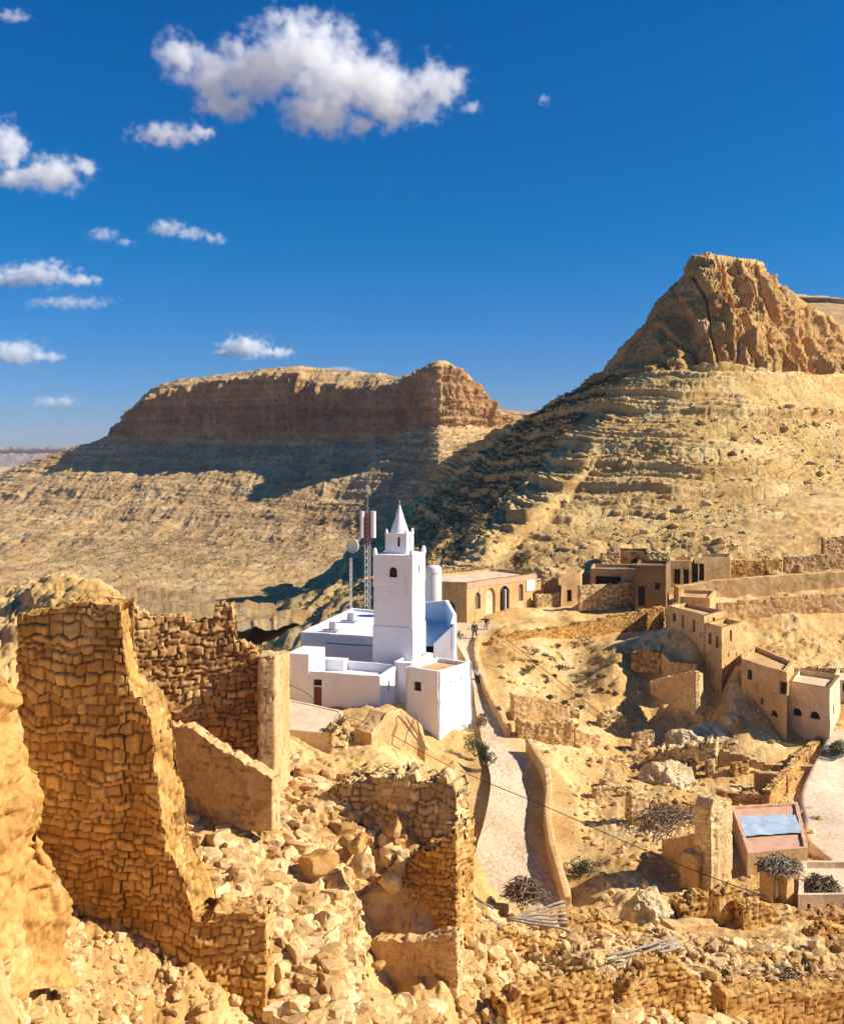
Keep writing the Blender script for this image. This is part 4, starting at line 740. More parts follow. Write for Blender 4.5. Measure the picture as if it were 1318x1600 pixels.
# --- more roofless ruins at the right
for pts_, lb_, th_, st_, mt_, rg_ in [
 ([(1236,1180,1205,76.5),(1262,1176,1200,77)], 'tiny wall stub leaning on the long diagonal wall', .4, 'worn', M_mud, .15),
 ([(1126,1140,1162,82),(1150,1132,1160,83)], 'broken wall end under the shaded two storey house', .6, 'worn', M_pale, .2),
 ([(938,1118,1140,84),(962,1112,1140,84.6),(985,1128,1146,85)], 'pale broken wall in the middle of the gully above the rock shelter', .6, 'worn', M_pale, .25),
 ([(992,1150,1176,81),(1022,1144,1172,81.6)], 'leaning wall stub left of the massive sandstone outcrop', .6, 'worn', M_pale, .25),
 ([(1168,1236,1262,72),(1200,1246,1266,71.6)], 'inner cross wall of the lowest yard', .4, 'worn', M_redst, .12),
 ([(1060,1410,1450,52),(1098,1396,1450,52.5),(1120,1402,1450,52.8)], 'ragged orange wall between the big pale rock knoll and the upright block', .8, 'stone', M_stone, .35),
 ([(1160,1488,1512,46.5),(1195,1470,1512,47),(1232,1492,1514,47.2)], 'peaked dark wall fragment in the lower right rubble', .7, 'stone', M_redst, .3),
 ([(1262,1462,1490,48.5),(1300,1450,1490,49),(1340,1455,1490,49.3)], 'stepped wall fragment above the shaded lower right wall', .7, 'stone', M_stone, .3),
 ([(1140,1522,1552,40.5),(1190,1518,1550,41),(1240,1526,1552,41.2)], 'low crumbling wall just behind the long low wall', .6, 'stone', M_pale, .2),
 ([(1252,1520,1550,41.5),(1318,1512,1550,42),(1370,1512,1550,42.2)], 'second crumbling wall behind the long low wall, at the right edge', .6, 'stone', M_mud, .2),
 ([(900,1470,1510,44),(940,1462,1510,44.5),(985,1474,1512,45)], 'dark ragged wall below the timber planks', .8, 'stone', M_redst, .3),
 ([(720,1490,1560,34.5),(760,1506,1560,35),(800,1520,1560,35.3)], 'pale crumbling wall running off the right side of the stump', .7, 'stone', M_pale, .35),
 ([(1072,946,968,104),(1040,952,972,104.5)][::-1], 'short low wall where the retaining wall meets the two storey house', .5, 'worn', M_pale, .1),
 ([(940,866,896,121),(968,858,894,121.5)], 'ruined wall fragment left of the cave dwelling', .6, 'worn', M_mud, .25),
 ([(1012,868,890,119),(1046,862,888,119.5)], 'ruined wall fragment right of the cave dwelling', .6, 'worn', M_pale, .25),
 ([(1286,842,872,124),(1318,838,870,124.5),(1390,838,870,125)], 'ruined wall high at the right edge above the brown wall', .6, 'worn', M_mud, .25),
 ([(848,900,926,116),(872,904,928,116.5)], 'ruined brown wall above the short sunlit wall by the arched building', .6, 'worn', M_mud, .25),
 ([(1180,1036,1050,92),(1240,1044,1056,91),(1318,1046,1060,90)], 'low pale wall on the slope above the shaded houses', .5, 'worn', M_pale, .15)]:
    wall(pts_, lb_, th_, st_, mt_, .27, .08, rg_, amp=.07)
for pts_, lb_, th_, st_, mt_, rg_ in [
 ([(1190,1068,1092,86.5),(1222,1062,1090,87)], 'short broken wall wedged above the shaded two storey house', .5, 'worn', M_mud, .2),
 ([(1146,1196,1226,75),(1170,1188,1226,75.4)], 'stone cross wall between the middle and the lowest court walls', .5, 'stone', M_stone, .2),
 ([(930,1236,1262,71.5),(960,1226,1258,72),(984,1232,1262,72.2)], 'low broken stone wall left of the collapsed pit', .6, 'stone', M_pale, .25),
 ([(1062,1334,1372,58.5),(1090,1340,1380,57.6)], 'half buried stub in front of the shaded wall of the fin', .6, 'worn', M_mud, .2),
 ([(870,1112,1140,84.5),(905,1108,1140,85)], 'crumbled back wall of the hut by the path bend', .5, 'worn', M_pale, .2)]:
    wall(pts_, lb_, th_, st_, mt_, .27, .08, rg_, amp=.07)
# ---------------------------------------------------------------- clouds (voxel volumes, built once on a grid)
def cloud_mat():
    m = bpy.data.materials.new('cloud_vapour'); m.use_nodes = True; t = m.node_tree; t.nodes.clear()
    o = t.nodes.new('ShaderNodeOutputMaterial'); v = t.nodes.new('ShaderNodeVolumePrincipled')
    v.inputs['Color'].default_value = (1, 1, 1, 1); v.inputs['Anisotropy'].default_value = 0.0; v.inputs['Density'].default_value = 1.0
    t.links.new(v.outputs[0], o.inputs['Volume']); return m
M_cloud = cloud_mat()
def cloud(blobs, Y, label, dens=1.0, res=120, soft=.5, seed=0, amp=.55):
    """blobs: (px, py, rx, ry) in photograph pixels at distance Y"""
    k = Y/F; lo = np.array((min(b[0]-b[2]*1.5 for b in blobs), max(b[1]+b[3]*1.5 for b in blobs))); hi = np.array((max(b[0]+b[2]*1.5 for b in blobs), min(b[1]-b[3]*1.5 for b in blobs)))
    dp = max(max(b[3] for b in blobs)*.85, 10)
    c = P((lo[0]+hi[0])/2, (lo[1]+hi[1])/2, Y); hw = (hi[0]-lo[0])/2*k; hh = (lo[1]-hi[1])/2*k; hd = dp*1.5*k
    o = bpy.data.objects.new('cloud', bpy.data.volumes.new('cloud')); COL.objects.link(o); o.location = tuple(c); tag(o, label, 'cloud', None, 'thing')
    g = bpy.data.node_groups.new('cloud_shape', 'GeometryNodeTree'); g.interface.new_socket('Geometry', in_out='INPUT', socket_type='NodeSocketGeometry'); g.interface.new_socket('Geometry', in_out='OUTPUT', socket_type='NodeSocketGeometry')
    gi = g.nodes.new('NodeGroupInput'); go = g.nodes.new('NodeGroupOutput'); pos = g.nodes.new('GeometryNodeInputPosition').outputs[0]
    def vm(op, a, b=None, **kw):
        n = g.nodes.new('ShaderNodeVectorMath'); n.operation = op
        for i, v in enumerate((a, b)):
            if v is None: continue
            if hasattr(v, 'links'): g.links.new(v, n.inputs[i])
            else: n.inputs[i].default_value = v
        return n.outputs['Value'] if op == 'LENGTH' else n.outputs[0]
    def mt(op, a, b=0., c2=0.):
        n = g.nodes.new('ShaderNodeMath'); n.operation = op
        for i, v in enumerate((a, b, c2)):
            if hasattr(v, 'links'): g.links.new(v, n.inputs[i])
            else: n.inputs[i].default_value = v
        return n.outputs[0]
    q = vm('MULTIPLY', pos, (1/k, 1/k, 1/k))                       # local pixels
    rm = np.mean([b[3] for b in blobs]); wsc = 1/(rm*.8)
    n1 = g.nodes.new('ShaderNodeTexNoise'); g.links.new(vm('ADD', q, (seed*91., 0, 0)), n1.inputs['Vector']); n1.inputs['Scale'].default_value = wsc; n1.inputs['Detail'].default_value = 9; n1.inputs['Roughness'].default_value = .68
    n2 = g.nodes.new('ShaderNodeTexNoise'); g.links.new(q, n2.inputs['Vector']); n2.inputs['Scale'].default_value = wsc*.8; n2.inputs['Detail'].default_value = 3
    warp = vm('MULTIPLY', vm('SUBTRACT', n2.outputs['Color'], (.5, .5, .5)), (rm*1.1,)*3); qw = vm('ADD', q, warp); f = None
    for b in blobs:
        cb = ((b[0]-(lo[0]+hi[0])/2), 0.0, ((lo[1]+hi[1])/2-b[1])); rd = (b[2]*b[3])**.5
        e = mt('SUBTRACT', 1.0, vm('LENGTH', vm('MULTIPLY', vm('SUBTRACT', qw, cb), (1/b[2], 1/min(rd, dp), 1/b[3]))))
        if f is None: f = e
        else:
            n = g.nodes.new('ShaderNodeMath'); n.operation = 'SMOOTH_MAX'; g.links.new(f, n.inputs[0]); g.links.new(e, n.inputs[1]); n.inputs[2].default_value = .15; f = n.outputs[0]
    f = mt('ADD', f, mt('MULTIPLY', mt('SUBTRACT', n1.outputs[0], .5), amp*6.0))
    mr = g.nodes.new('ShaderNodeMapRange'); mr.interpolation_type = 'SMOOTHSTEP'; g.links.new(f, mr.inputs[0]); mr.inputs[1].default_value = .04; mr.inputs[2].default_value = .04+soft*1.6
    d = mt('MULTIPLY', mr.outputs[0], dens*.024/k*(60/max(rm, 12)))
    vc = g.nodes.new('GeometryNodeVolumeCube'); g.links.new(d, vc.inputs['Density'])
    vc.inputs['Min'].default_value = (-hw, -hd, -hh); vc.inputs['Max'].default_value = (hw, hd, hh)
    px = max(hw, hh)/res; vc.inputs['Resolution X'].default_value = int(2*hw/px)//2+2; vc.inputs['Resolution Y'].default_value = int(2*hd/px)//3+2; vc.inputs['Resolution Z'].default_value = int(2*hh/px)//2+2
    sm = g.nodes.new('GeometryNodeSetMaterial'); sm.inputs['Material'].default_value = M_cloud
    g.links.new(vc.outputs[0], sm.inputs[0]); g.links.new(sm.outputs[0], go.inputs[0])
    md = o.modifiers.new('shape', 'NODES'); md.node_group = g
cloud([(470,75,95,62),(400,110,105,48),(540,120,110,60),(610,150,95,45),(690,130,45,38),(500,175,70,38),(340,120,60,40),(280,85,38,38),(345,165,50,28),(560,190,30,22),(735,170,20,14)], 4200, 'largest bright cumulus cloud, high in the middle of the sky', 1.0, 260, .45, 1)
cloud([(262,209,62,22),(310,207,25,12)], 4400, 'small flat cloud just under the left end of the largest cloud', .8, 90, .5, 2)
cloud([(10,228,32,42),(85,272,55,32),(30,278,55,18),(130,262,28,14)], 5000, 'ragged double lobed cloud cut by the left edge of the picture', .9, 150, .5, 3)
cloud([(262,356,32,17),(300,365,30,12),(335,372,20,9)], 5600, 'thin torn cloud slanting down below the small flat cloud', .55, 90, .6, 4)
cloud([(160,366,28,14),(195,378,18,7)], 5600, 'faint puff left of the thin torn cloud', .4, 70, .6, 5)
cloud([(60,428,70,22),(20,436,50,18),(130,438,38,10)], 6400, 'long flat bottomed cloud at the left edge above a thin streak', .9, 120, .5, 6)
cloud([(110,473,75,12)], 6600, 'thin streak of cloud lying under the long flat bottomed one', .6, 80, .6, 7)
cloud([(22,552,55,24),(70,557,30,9)], 7500, 'low rounded cloud at the left edge above the horizon', .9, 90, .5, 8)
cloud([(385,543,45,21),(430,551,32,9),(350,550,20,8)], 7500, 'small bright cloud floating directly above the mesa top', 1.0, 110, .5, 9)
cloud([(85,629,42,11),(105,626,14,10)], 9000, 'lowest little cloud near the left horizon', .7, 70, .55, 10)
cloud([(18,24,34,12)], 4400, 'small wisp in the top left corner', .5, 60, .6, 11)
cloud([(850,155,11,10)], 4400, 'tiny wisp alone in the blue right of the largest cloud', .35, 40, .6, 12)
cloud([(530,577,34,5)], 8000, 'thin cloud sliver just showing over the mesa rim', .7, 50, .6, 13)
# ---------------------------------------------------------------- loose stones, boulders
def stone_template(seed, flat=False):
    rs = np.random.RandomState(seed); g = np.linspace(-1, 1, 4); V = []; Q = []; key = {}
    def vid(p):
        k = tuple(np.round(p, 3)); 
        if k not in key: key[k] = len(V); V.append(p)
        return key[k]
    for ax in range(3):
        for sgn in (-1, 1):
            for i in range(3):
                for j in range(3):
                    q = []
                    for a_, b_ in ((i, j), (i+1, j), (i+1, j+1), (i, j+1)):
                        p = [0, 0, 0]; p[ax] = sgn; p[(ax+1) % 3] = g[a_]; p[(ax+2) % 3] = g[b_]; q.append(vid(tuple(p)))
                    Q.append(q if sgn > 0 else q[::-1])
    V = np.array(V, float); n = np.linalg.norm(V, axis=1, keepdims=True); V = V*(.45+.55/n)
    for _ in range(5):                                             # knock planes off for angular facets
        d = rs.normal(size=3); d /= np.linalg.norm(d); h = rs.uniform(.55, .85); s = V@d; V = V-np.maximum(s-h, 0)[:, None]*d
    V += rs.normal(size=V.shape)*.05; V *= rs.uniform(.65, 1.15, 3)*np.array((1, .85, .62)); return V, np.array(Q)
TEMPL = [stone_template(s) for s in range(10)]
def scatter(name, label, pts, sizes, mat, seed=1, kind='stuff', sink=.25):
    rs = np.random.RandomState(seed); VV = []; QQ = []; TT = []; n = 0
    for p, s in zip(pts, sizes):
        V, Q = TEMPL[rs.randint(10)]; a = rs.uniform(0, 6.28); ca, sa = math.cos(a), math.sin(a); t = rs.uniform(-.5, .5)
        M1 = np.array([[ca, -sa, 0], [sa, ca, 0], [0, 0, 1.]])@np.array([[1, 0, 0], [0, math.cos(t), -math.sin(t)], [0, math.sin(t), math.cos(t)]])
        VV.append((V*s)@M1.T+np.array(p)+(0, 0, s*(.5-rs.uniform(.1, .85)))); QQ.append(Q+n); n += len(V); TT.append(np.full(len(V), rs.uniform(.1, .95)))
    o = link(name, mesh_from(name, np.concatenate(VV), np.concatenate(QQ), {'tint': np.concatenate(TT)}, False), mat); tag(o, label, kind=kind); return o
flatT = TER.reshape(-1, 3); fpx = flatT[:, 0]/flatT[:, 1]*F+659; fpy = 700-flatT[:, 2]/flatT[:, 1]*F
def inpoly(x, y, poly):
    r = np.zeros(len(x), bool); n = len(poly)
    for i in range(n):
        (x0, y0), (x1, y1) = poly[i], poly[(i+1) % n]; c = ((y0 > y) != (y1 > y)) & (x < (x1-x0)*(y-y0)/((y1-y0) or 1e-9)+x0); r ^= c
    return r
def pick(poly, n, seed, y0=0, y1=999):
    m = np.where(inpoly(fpx, fpy, poly) & (flatT[:, 1] > y0) & (flatT[:, 1] < y1))[0]; rs = np.random.RandomState(seed)
    w = flatT[m, 1]**0; return flatT[rs.choice(m, n)] if len(m) else flatT[:0]
def sz(n, lo, hi, seed, a=2.2): return lo+(hi-lo)*np.random.RandomState(seed).uniform(0, 1, n)**a*1.0
HEAP = [(205,1240),(320,1235),(430,1200),(540,1215),(630,1235),(640,1380),(560,1400),(560,1560),(720,1600),(430,1610),(425,1440),(300,1420),(285,1370),(240,1300)]
p_ = pick(HEAP, 11000, 5, 24, 45); scatter('rubble', 'heap of broken pale stones filling the near ruin', p_, sz(11000, .025, .50, 6, 5.5), M_rub, 7)
LOWL = [(0,1440),(110,1420),(290,1510),(430,1550),(430,1610),(0,1610)]
p_ = pick(LOWL, 1100, 8, 15, 30); scatter('rubble', 'small stones on the sandy bank at the bottom left', p_, sz(1100, .02, .22, 9, 4), M_rub, 10)
LOWR = [(718,1420),(900,1430),(1010,1450),(1160,1480),(1318,1480),(1330,1610),(720,1610)]
p_ = pick(LOWR, 7500, 11, 26, 60); scatter('rubble', 'tumbled building stones around the ruins at the lower right', p_, sz(7500, .05, .46, 12, 4.5), M_rub, 13)
GUL = [(760,1010),(1318,1000),(1318,1420),(900,1430),(880,1200),(800,1130)]
p_ = pick(GUL, 2600, 14, 50, 120); scatter('gravel', 'scattered stones over the gully slopes', p_, sz(2600, .05, .40, 15, 5), M_rub, 16)
b_ = BUTTE[190:, :].reshape(-1, 3); bpx = b_[:, 0]/b_[:, 1]*F+659; m_ = np.where((bpx > 640) & (bpx < 1330))[0]; rs = np.random.RandomState(4); m_ = rs.choice(m_, 1800)
scatter('scree', 'loose blocks strewn over the slopes of the butte', b_[m_], sz(1800, .10, 1.0, 17, 6), earth('scree_stone', (.46, .31, .14), (.58, .41, .19), (.68, .51, .27), 1, .5, .1, tint=[(0, (.7, .6, .5)), (1, (1.15, 1.1, 1.05))]), 18)
def boulder(px, py, Y, s, label, seed, mat=M_rub, sq=(1, .8, .75)):
    rs = np.random.RandomState(seed); n, m = (26, 40) if s < 1 else (110, 170); th = np.linspace(0.02, math.pi-.02, n)[:, None]; ph = (np.arange(m)*2*math.pi/m)[None]
    V = np.stack([np.sin(th)*np.cos(ph), np.sin(th)*np.sin(ph), np.cos(th)+0*ph], -1)
    for _ in range(13):
        d = rs.normal(size=3); d /= np.linalg.norm(d); h = rs.uniform(.58, .86); q = V@d; V = V-np.maximum(q-h, 0)[..., None]*d
    a = rs.uniform(0, 6.28); V = V*np.array(sq)*s; V = V@np.array([[math.cos(a), -math.sin(a), 0], [math.sin(a), math.cos(a), 0], [0, 0, 1.]])
    c = P(px, py, Y); V = V+(fbm(V*1.8/s+seed, 6, seed, .6)*.22+((fbm(V*3/s+seed, 3, seed+5, .5, True)-.6)*.14 if s > 1 else 0))[..., None]*s*V/np.maximum(np.linalg.norm(V, axis=-1, keepdims=True), .01)+c
    o = link('boulder', mesh_from('boulder', V, grid_faces(n, m, True), {'tint': .5+fbm(V*2/s, 3, 4)*.4}), mat, None, tuple(c)); tag(o, label, 'boulder', 'boulders in the rubble of the near ruin' if Y < 36 else None, 'thing'); return o
for i, (px, py, Y, s, lb, mt) in enumerate([
 (497,1350,30.6,.66,'large orange faced boulder in the middle of the rubble heap', M_stone), (570,1352,31,.50,'pale slab boulder right of the large orange faced one', M_rub), (560,1318,32,.42,'small orange boulder under the cracked plastered wall piece', M_stone),
 (425,1315,31.5,.46,'pale block at the left centre of the rubble heap', M_rub), (395,1275,33,.35,'pale boulder near the foot of the sloping plastered wall', M_rub), (512,1262,34,.5,'flat pale rock on the top edge of the heap', M_rub),
 (440,1425,28.6,.34,'pinkish flat stone low in the heap beside the tallest wall end', M_rub), (530,1395,31,.45,'pale rock on the lip above the dark niche', M_rub), (610,1378,31.6,.45,'overhanging rock directly over the dark niche', M_rub),
 (500,1560,27,.5,'yellow boulder in the lower part of the heap', M_stone), (470,1500,28,.34,'sharp boulder left of the smooth low wall', M_rub), (592,1508,29.2,.22,'small round orange stone on the edge of the smooth low wall', M_stone),
 (560,1585,26.8,.42,'cracked boulder at the bottom edge below the smooth low wall', M_rub), (440,1545,26.4,.30,'grey block beside the lower end of the tallest wall', M_rub),(620,1290,33.2,.55,'brown rock under the cracked plastered wall piece', M_redst),(350,1330,31,.4,'buff boulder high on the left side of the heap', M_rub)]):
    boulder(px, py, Y, s, lb, 40+i, mt)
M_crag = earth('pale_crag', (.58, .40, .18), (.70, .52, .27), (.78, .62, .38), .8, .8, .12)
boulder(1006, 1430, 52, 1.55, 'big pale rock knoll with a smooth sunlit top below the gully', 70, M_crag, (1.1, .9, .95))
boulder(1090, 1165, 82, 3.2, 'massive rounded sandstone outcrop in the middle of the gully', 71, M_crag, (1.15, .8, .8))
boulder(1148, 1128, 83, 1.9, 'smaller sandstone outcrop between the big outcrop and the shaded house', 72, M_crag, (1, .8, .9))
boulder(1048, 1222, 75, 2.0, 'pale outcrop with hollows above the collapsed pit', 73, M_crag, (1.2, .8, .8))
boulder(903, 718, 232, 3.6, 'pale leaning block perched on the shaded ridge of the butte', 74, M_crag, (.8, .6, 1.2))
# pillared rock shelter
for i, (px, y0, y1, Y) in enumerate([(1028,1196,1232,76.5),(1052,1190,1236,76),(1082,1186,1238,75.6),(1110,1182,1240,75.2)]):
    wall([(px-5,y0,y1,Y),(px+6,y0+1,y1,Y)], ['first pale rock pier from the left of the gully shelter', 'second pale rock pier of the gully shelter', 'third pale rock pier of the gully shelter', 'last pale rock pier of the gully shelter, nearest the yards'][i], .7, 'worn', M_pale, .4, .1, .1, name='rock_pier', cat='rock pier', group='piers of the gully rock shelter', amp=.1)
wall([(1022,1176,1198,76.9),(1060,1168,1192,76.2),(1118,1160,1186,75.2)], 'thick rock lintel lying over the piers of the gully shelter', 1.4, 'worn', M_pale, .4, .1, .2, name='rock_lintel', cat='rock lintel', amp=.12, emb=.1)
# ---------------------------------------------------------------- plants
def leaves(c, r, n, leaf, seed, lumps=7):
    rs = np.random.RandomState(seed); cs = rs.normal(size=(lumps, 3))*.45; cs[:, 2] = np.abs(cs[:, 2])*.8; rr_ = rs.uniform(.35, .65, lumps)
    k = rs.randint(0, lumps, n); d = rs.normal(size=(n, 3)); d /= np.linalg.norm(d, axis=1, keepdims=True); p = cs[k]+d*(rr_[k]*rs.uniform(.5, 1.05, n)**.6)[:, None]
    p = p*np.array(r)+np.array(c)+(0, 0, r[2]*.25); u = rs.normal(size=(n, 3)); u /= np.linalg.norm(u, axis=1, keepdims=True); v = np.cross(u, rs.normal(size=(n, 3))); v /= np.linalg.norm(v, axis=1, keepdims=True)
    L = leaf*rs.uniform(.6, 1.4, n)[:, None]; V = np.stack([p-u*L, p-v*L*.4, p+u*L, p+v*L*.4], 1).reshape(-1, 3); return V, np.arange(n*4).reshape(-1, 4)
def shrub(px, py, Y, r, label, seed, mat=M_leaf, n=1500, leaf=.06, group=None):
    c = P(px, py, Y); c[2] = max(c[2], ground_z(c[0], c[1])-.05); e = empty('shrub', c, label, 'shrub', group); e['kind'] = 'thing'
    V, Q = leaves(c+(0, 0, r[2]*.35), r, n, leaf, seed); link('foliage', mesh_from('foliage', V, Q, smooth=False), mat, e)
    m = MB(); rs = np.random.RandomState(seed)
    for k in range(5): d = rs.normal(size=3)*.45; m.tube([c-(0, 0, .1), c+np.array((d[0]*r[0], d[1]*r[1], r[2]*.5)), c+np.array((d[0]*r[0]*1.5, d[1]*r[1]*1.5, r[2]*1.0))], [.05, .03, .01], 5)
    m.build('stem', M_wood, e); return e
shrub(742, 1180, 75, (.85, .7, .75), 'round dark green shrub at the foot of the white block', 1)
shrub(758, 1198, 73.2, (.62, .55, .85), 'taller dark shrub just right of the round one by the white block', 2)
shrub(906, 1378, 61, (.80, .6, .75), 'green shrub on the sand right of the cobbled path', 3)
shrub(1306, 1190, 77, (1.3, 1.0, 1.0), 'dark green bush at the right edge beside the long diagonal wall', 4, n=2500)
shrub(818, 893, 119, (1.6, 1.2, 1.3), 'brown dry tree like bush on the slope above the arched building', 5, M_dry, 2500, .09)
shrub(752, 1148, 80, (.55, .4, .9), 'thin yellow green weeds between the white block and the path', 6, M_dry, 900)
for i, (px, py, Y, s) in enumerate([(832,1022,93,.75),(838,1038,91.5,.45),(826,1048,91,.55),(872,1046,91.5,.5),(895,1012,95,.65),(912,1006,96,.7),(922,1020,94.5,.8),(932,1036,93,.8),(942,1048,92,.7),(924,1060,91.5,.55),(942,1072,90.5,.5),(868,1058,91,.35),(902,1090,88.5,.4),(884,1100,87,.35),(860,1092,88.4,.4),(908,1108,86.8,.3),(938,1090,89,.4),(960,1098,88.5,.5),(870,1012,95,.4),(955,1062,92,.6)]):
    shrub(px, py, Y, (s, s*.8, s*.55), 'dark dry tuft on the sunlit gully slope below the road', 20+i, M_dry, 260, .07, 'dry tufts on the gully slope')
def scrub(label, P3, s, mat, seed, per=26):
    rs = np.random.RandomState(seed); n = len(P3); q, _ = leaves((0, 0, 0), (1, 1, .7), per*8, .22, seed); q = q.reshape(-1, 4, 3); VV = []
    for p in P3:
        k = rs.uniform(.5, 1.4)*s; VV.append((q[rs.randint(0, len(q), per)]*k+p).reshape(-1, 3))
    V = np.concatenate(VV); tag(link('scrub', mesh_from('scrub', V, np.arange(len(V)).reshape(-1, 4), smooth=False), mat), label, kind='stuff')
bs = BUTTE[130:-8, 60:620].reshape(-1, 3); bx_ = bs[:, 0]/bs[:, 1]*F+659; by_ = 700-bs[:, 2]/bs[:, 1]*F
m_ = np.where((bx_ < 985-(by_-585)*.9-10) & (bx_ > 380))[0]; rs = np.random.RandomState(5); m_ = rs.choice(m_, 3000)
scrub('dark low scrub covering the shaded left flank of the butte', bs[m_], .75, M_dry, 6)
bs = BUTTE[190:, 300:].reshape(-1, 3); m_ = np.random.RandomState(6).choice(len(bs), 1100); scrub('sparse dry scrub dotted over the sunlit slopes of the butte', bs[m_], .5, M_dry, 7, 18)
ms_ = MESA[134:-60].reshape(-1, 3); m_ = np.random.RandomState(7).choice(len(ms_), 9000); scrub('sparse scrub on the slopes below the mesa', ms_[m_], 1.1, M_dry, 8, 14)
p_ = pick([(360,900),(700,900),(720,1000),(560,1040),(380,1060)], 900, 21, 95, 168); scrub('scrub on the shaded slope behind the mosque', p_, .6, M_dry, 9)
def lane(name, Lp, Rp, label, mat):
    n_, w_ = 200, 24; A1 = crom([P(*q) for q in Lp], n_); B1 = crom([P(*q) for q in Rp], n_); f = np.linspace(0, 1, w_)[None, :, None]; V = A1[:, None]*(1-f)+B1[:, None]*f
    z_ = hz(V[..., 0], V[..., 1]); V[..., 2] = z_+.38+fbm(V*.5, 3, 9)*.08; V[:, (0, -1), 2] -= .7; V[(0, -1), :, 2] -= .7; o = link(name, mesh_from(name, V, grid_faces(n_, w_)), mat); tag(o, label, kind='structure')
lane('path', [(1292,1196,80),(1272,1222,77),(1246,1252,72.5),(1250,1290,69),(1256,1330,65),(1300,1385,61)], [(1420,1190,80),(1400,1222,77),(1390,1252,72.5),(1400,1290,69),(1420,1330,65),(1430,1385,61)], 'pale bare yard sloping down at the right edge', earth('packed_yard', (.62, .45, .27), (.74, .57, .38), (.80, .65, .46), .8, .5, .05))
# ---------------------------------------------------------------- people
def person(px, py, Y, label, shirt, trousers, pose, hair=M_dark, rot=0.0, h=1.72, skirt=False):
    c = P(px, py, Y); gz = c[2]; j = {k: np.array(v, float)*h/1.72 for k, v in dict(pel=(0, 0, .93), sp=(0, .0, 1.15), ch=(0, .02, 1.36), nk=(0, .01, 1.49), hd=(0, -.01, 1.60), tp=(0, .0, 1.70),
      hl=(-.10, 0, .90), kl=(-.12, -.06, .50), al=(-.13, .02, .09), tl=(-.14, -.14, .03), hr=(.10, 0, .90), kr=(.12, -.02, .50), ar=(.14, .10, .09), tr=(.15, -.06, .03),
      sl=(-.19, .02, 1.42), el=(-.26, .03, 1.14), wl=(-.25, -.08, .90), fl=(-.25, -.12, .80), sr=(.19, .02, 1.42), er=(.26, .03, 1.14), wr=(.25, -.06, .90), fr=(.25, -.10, .80)).items()}
    for k, v in pose.items(): j[k] = np.array(v, float)*h/1.72
    R3 = np.array([[math.cos(rot), -math.sin(rot), 0], [math.sin(rot), math.cos(rot), 0], [0, 0, 1.]]); names = list(j); pos = {k: R3@j[k] for k in names}
    def skin(name, chain, rad, mat, parent, root):
        ks = []; 
        for ch_ in chain:
            for k in ch_:
                if k not in ks: ks.append(k)
        ed = []
        for ch_ in chain:
            for a_, b_ in zip(ch_[:-1], ch_[1:]): ed.append((ks.index(a_), ks.index(b_)))
        me = bpy.data.meshes.new(name); me.from_pydata([tuple(pos[k]) for k in ks], ed, []); o = bpy.data.objects.new(name, me); COL.objects.link(o); me.materials.append(mat)
        sk = o.modifiers.new('skin', 'SKIN'); sk.use_smooth_shade = True; o.modifiers.new('sub', 'SUBSURF').render_levels = 1
        for i, k in enumerate(ks): me.skin_vertices[0].data[i].radius = rad[k]; me.skin_vertices[0].data[i].use_root = (k == root)
        if parent is not None: o.parent = parent
        return o
    rb = dict(pel=(.14, .11), sp=(.125, .10), ch=(.16, .11), nk=(.055, .055), hd=(.085, .10), tp=(.06, .07), hl=(.09, .09), kl=(.058, .058), al=(.04, .04), tl=(.04, .025), hr=(.09, .09), kr=(.058, .058), ar=(.04, .04), tr=(.04, .025), sl=(.06, .06), el=(.042, .042), wl=(.03, .03), fl=(.035, .02), sr=(.06, .06), er=(.042, .042), wr=(.03, .03), fr=(.035, .02))
    body = skin('person', [('pel', 'sp', 'ch', 'nk', 'hd', 'tp'), ('pel', 'hl', 'kl', 'al', 'tl'), ('pel', 'hr', 'kr', 'ar', 'tr'), ('ch', 'sl', 'el', 'wl', 'fl'), ('ch', 'sr', 'er', 'wr', 'fr')], rb, M_skin, None, 'pel')
    body.location = c; tag(body, label, 'person', None, 'thing'); up = {k: tuple(v+.02 for v in r_) for k, r_ in rb.items()}
    skin('top', [('pel', 'sp', 'ch'), ('ch', 'sl', 'el', 'wl'), ('ch', 'sr', 'er', 'wr')], up, shirt, body, 'pel'); up['pel'] = (.15, .12)
    skin('trousers', [('pel', 'hl', 'kl', 'al'), ('pel', 'hr', 'kr', 'ar')], up, trousers, body, 'pel')
    pos['h1'] = pos['hd']+(0, .02, .04); pos['h2'] = pos['tp']+(0, .02, .01); up['h1'] = (.085, .09); up['h2'] = (.065, .07); skin('hair', [('h1', 'h2')], up, hair, body, 'h1')
    return body
M_skin = plain('skin', (.36, .20, .13), .6, .05); M_blk = plain('black_cloth', (.018, .018, .022), .9, .2); M_navy = plain('dark_blue_cloth', (.03, .04, .07), .9, .2); M_wht = plain('white_cloth', (.72, .70, .68), .9, .05); M_tan = plain('tan_cloth', (.42, .32, .22), .9, .1)
def on_path(px, py, Y):
    c = P(px, py, Y); i = int(np.argmin(np.abs((a[:, 1]+b[:, 1])/2-Y))); return 700-(zz[i]+.03)/Y*F
person(741, 1000, 97.6, 'person in dark clothes standing with legs apart on the plaza', M_blk, M_navy, {'kl': (-.16, -.02, .50), 'al': (-.20, .0, .09), 'tl': (-.21, -.12, .03), 'ar': (.20, .0, .09), 'kr': (.16, -.02, .50), 'tr': (.21, -.12, .03)})
person(759, 990, 100.6, 'person in black with pale trousers stretching one arm to the left', M_blk, M_tan, {'el': (-.42, -.02, 1.36), 'wl': (-.62, -.04, 1.34), 'fl': (-.70, -.04, 1.33)})
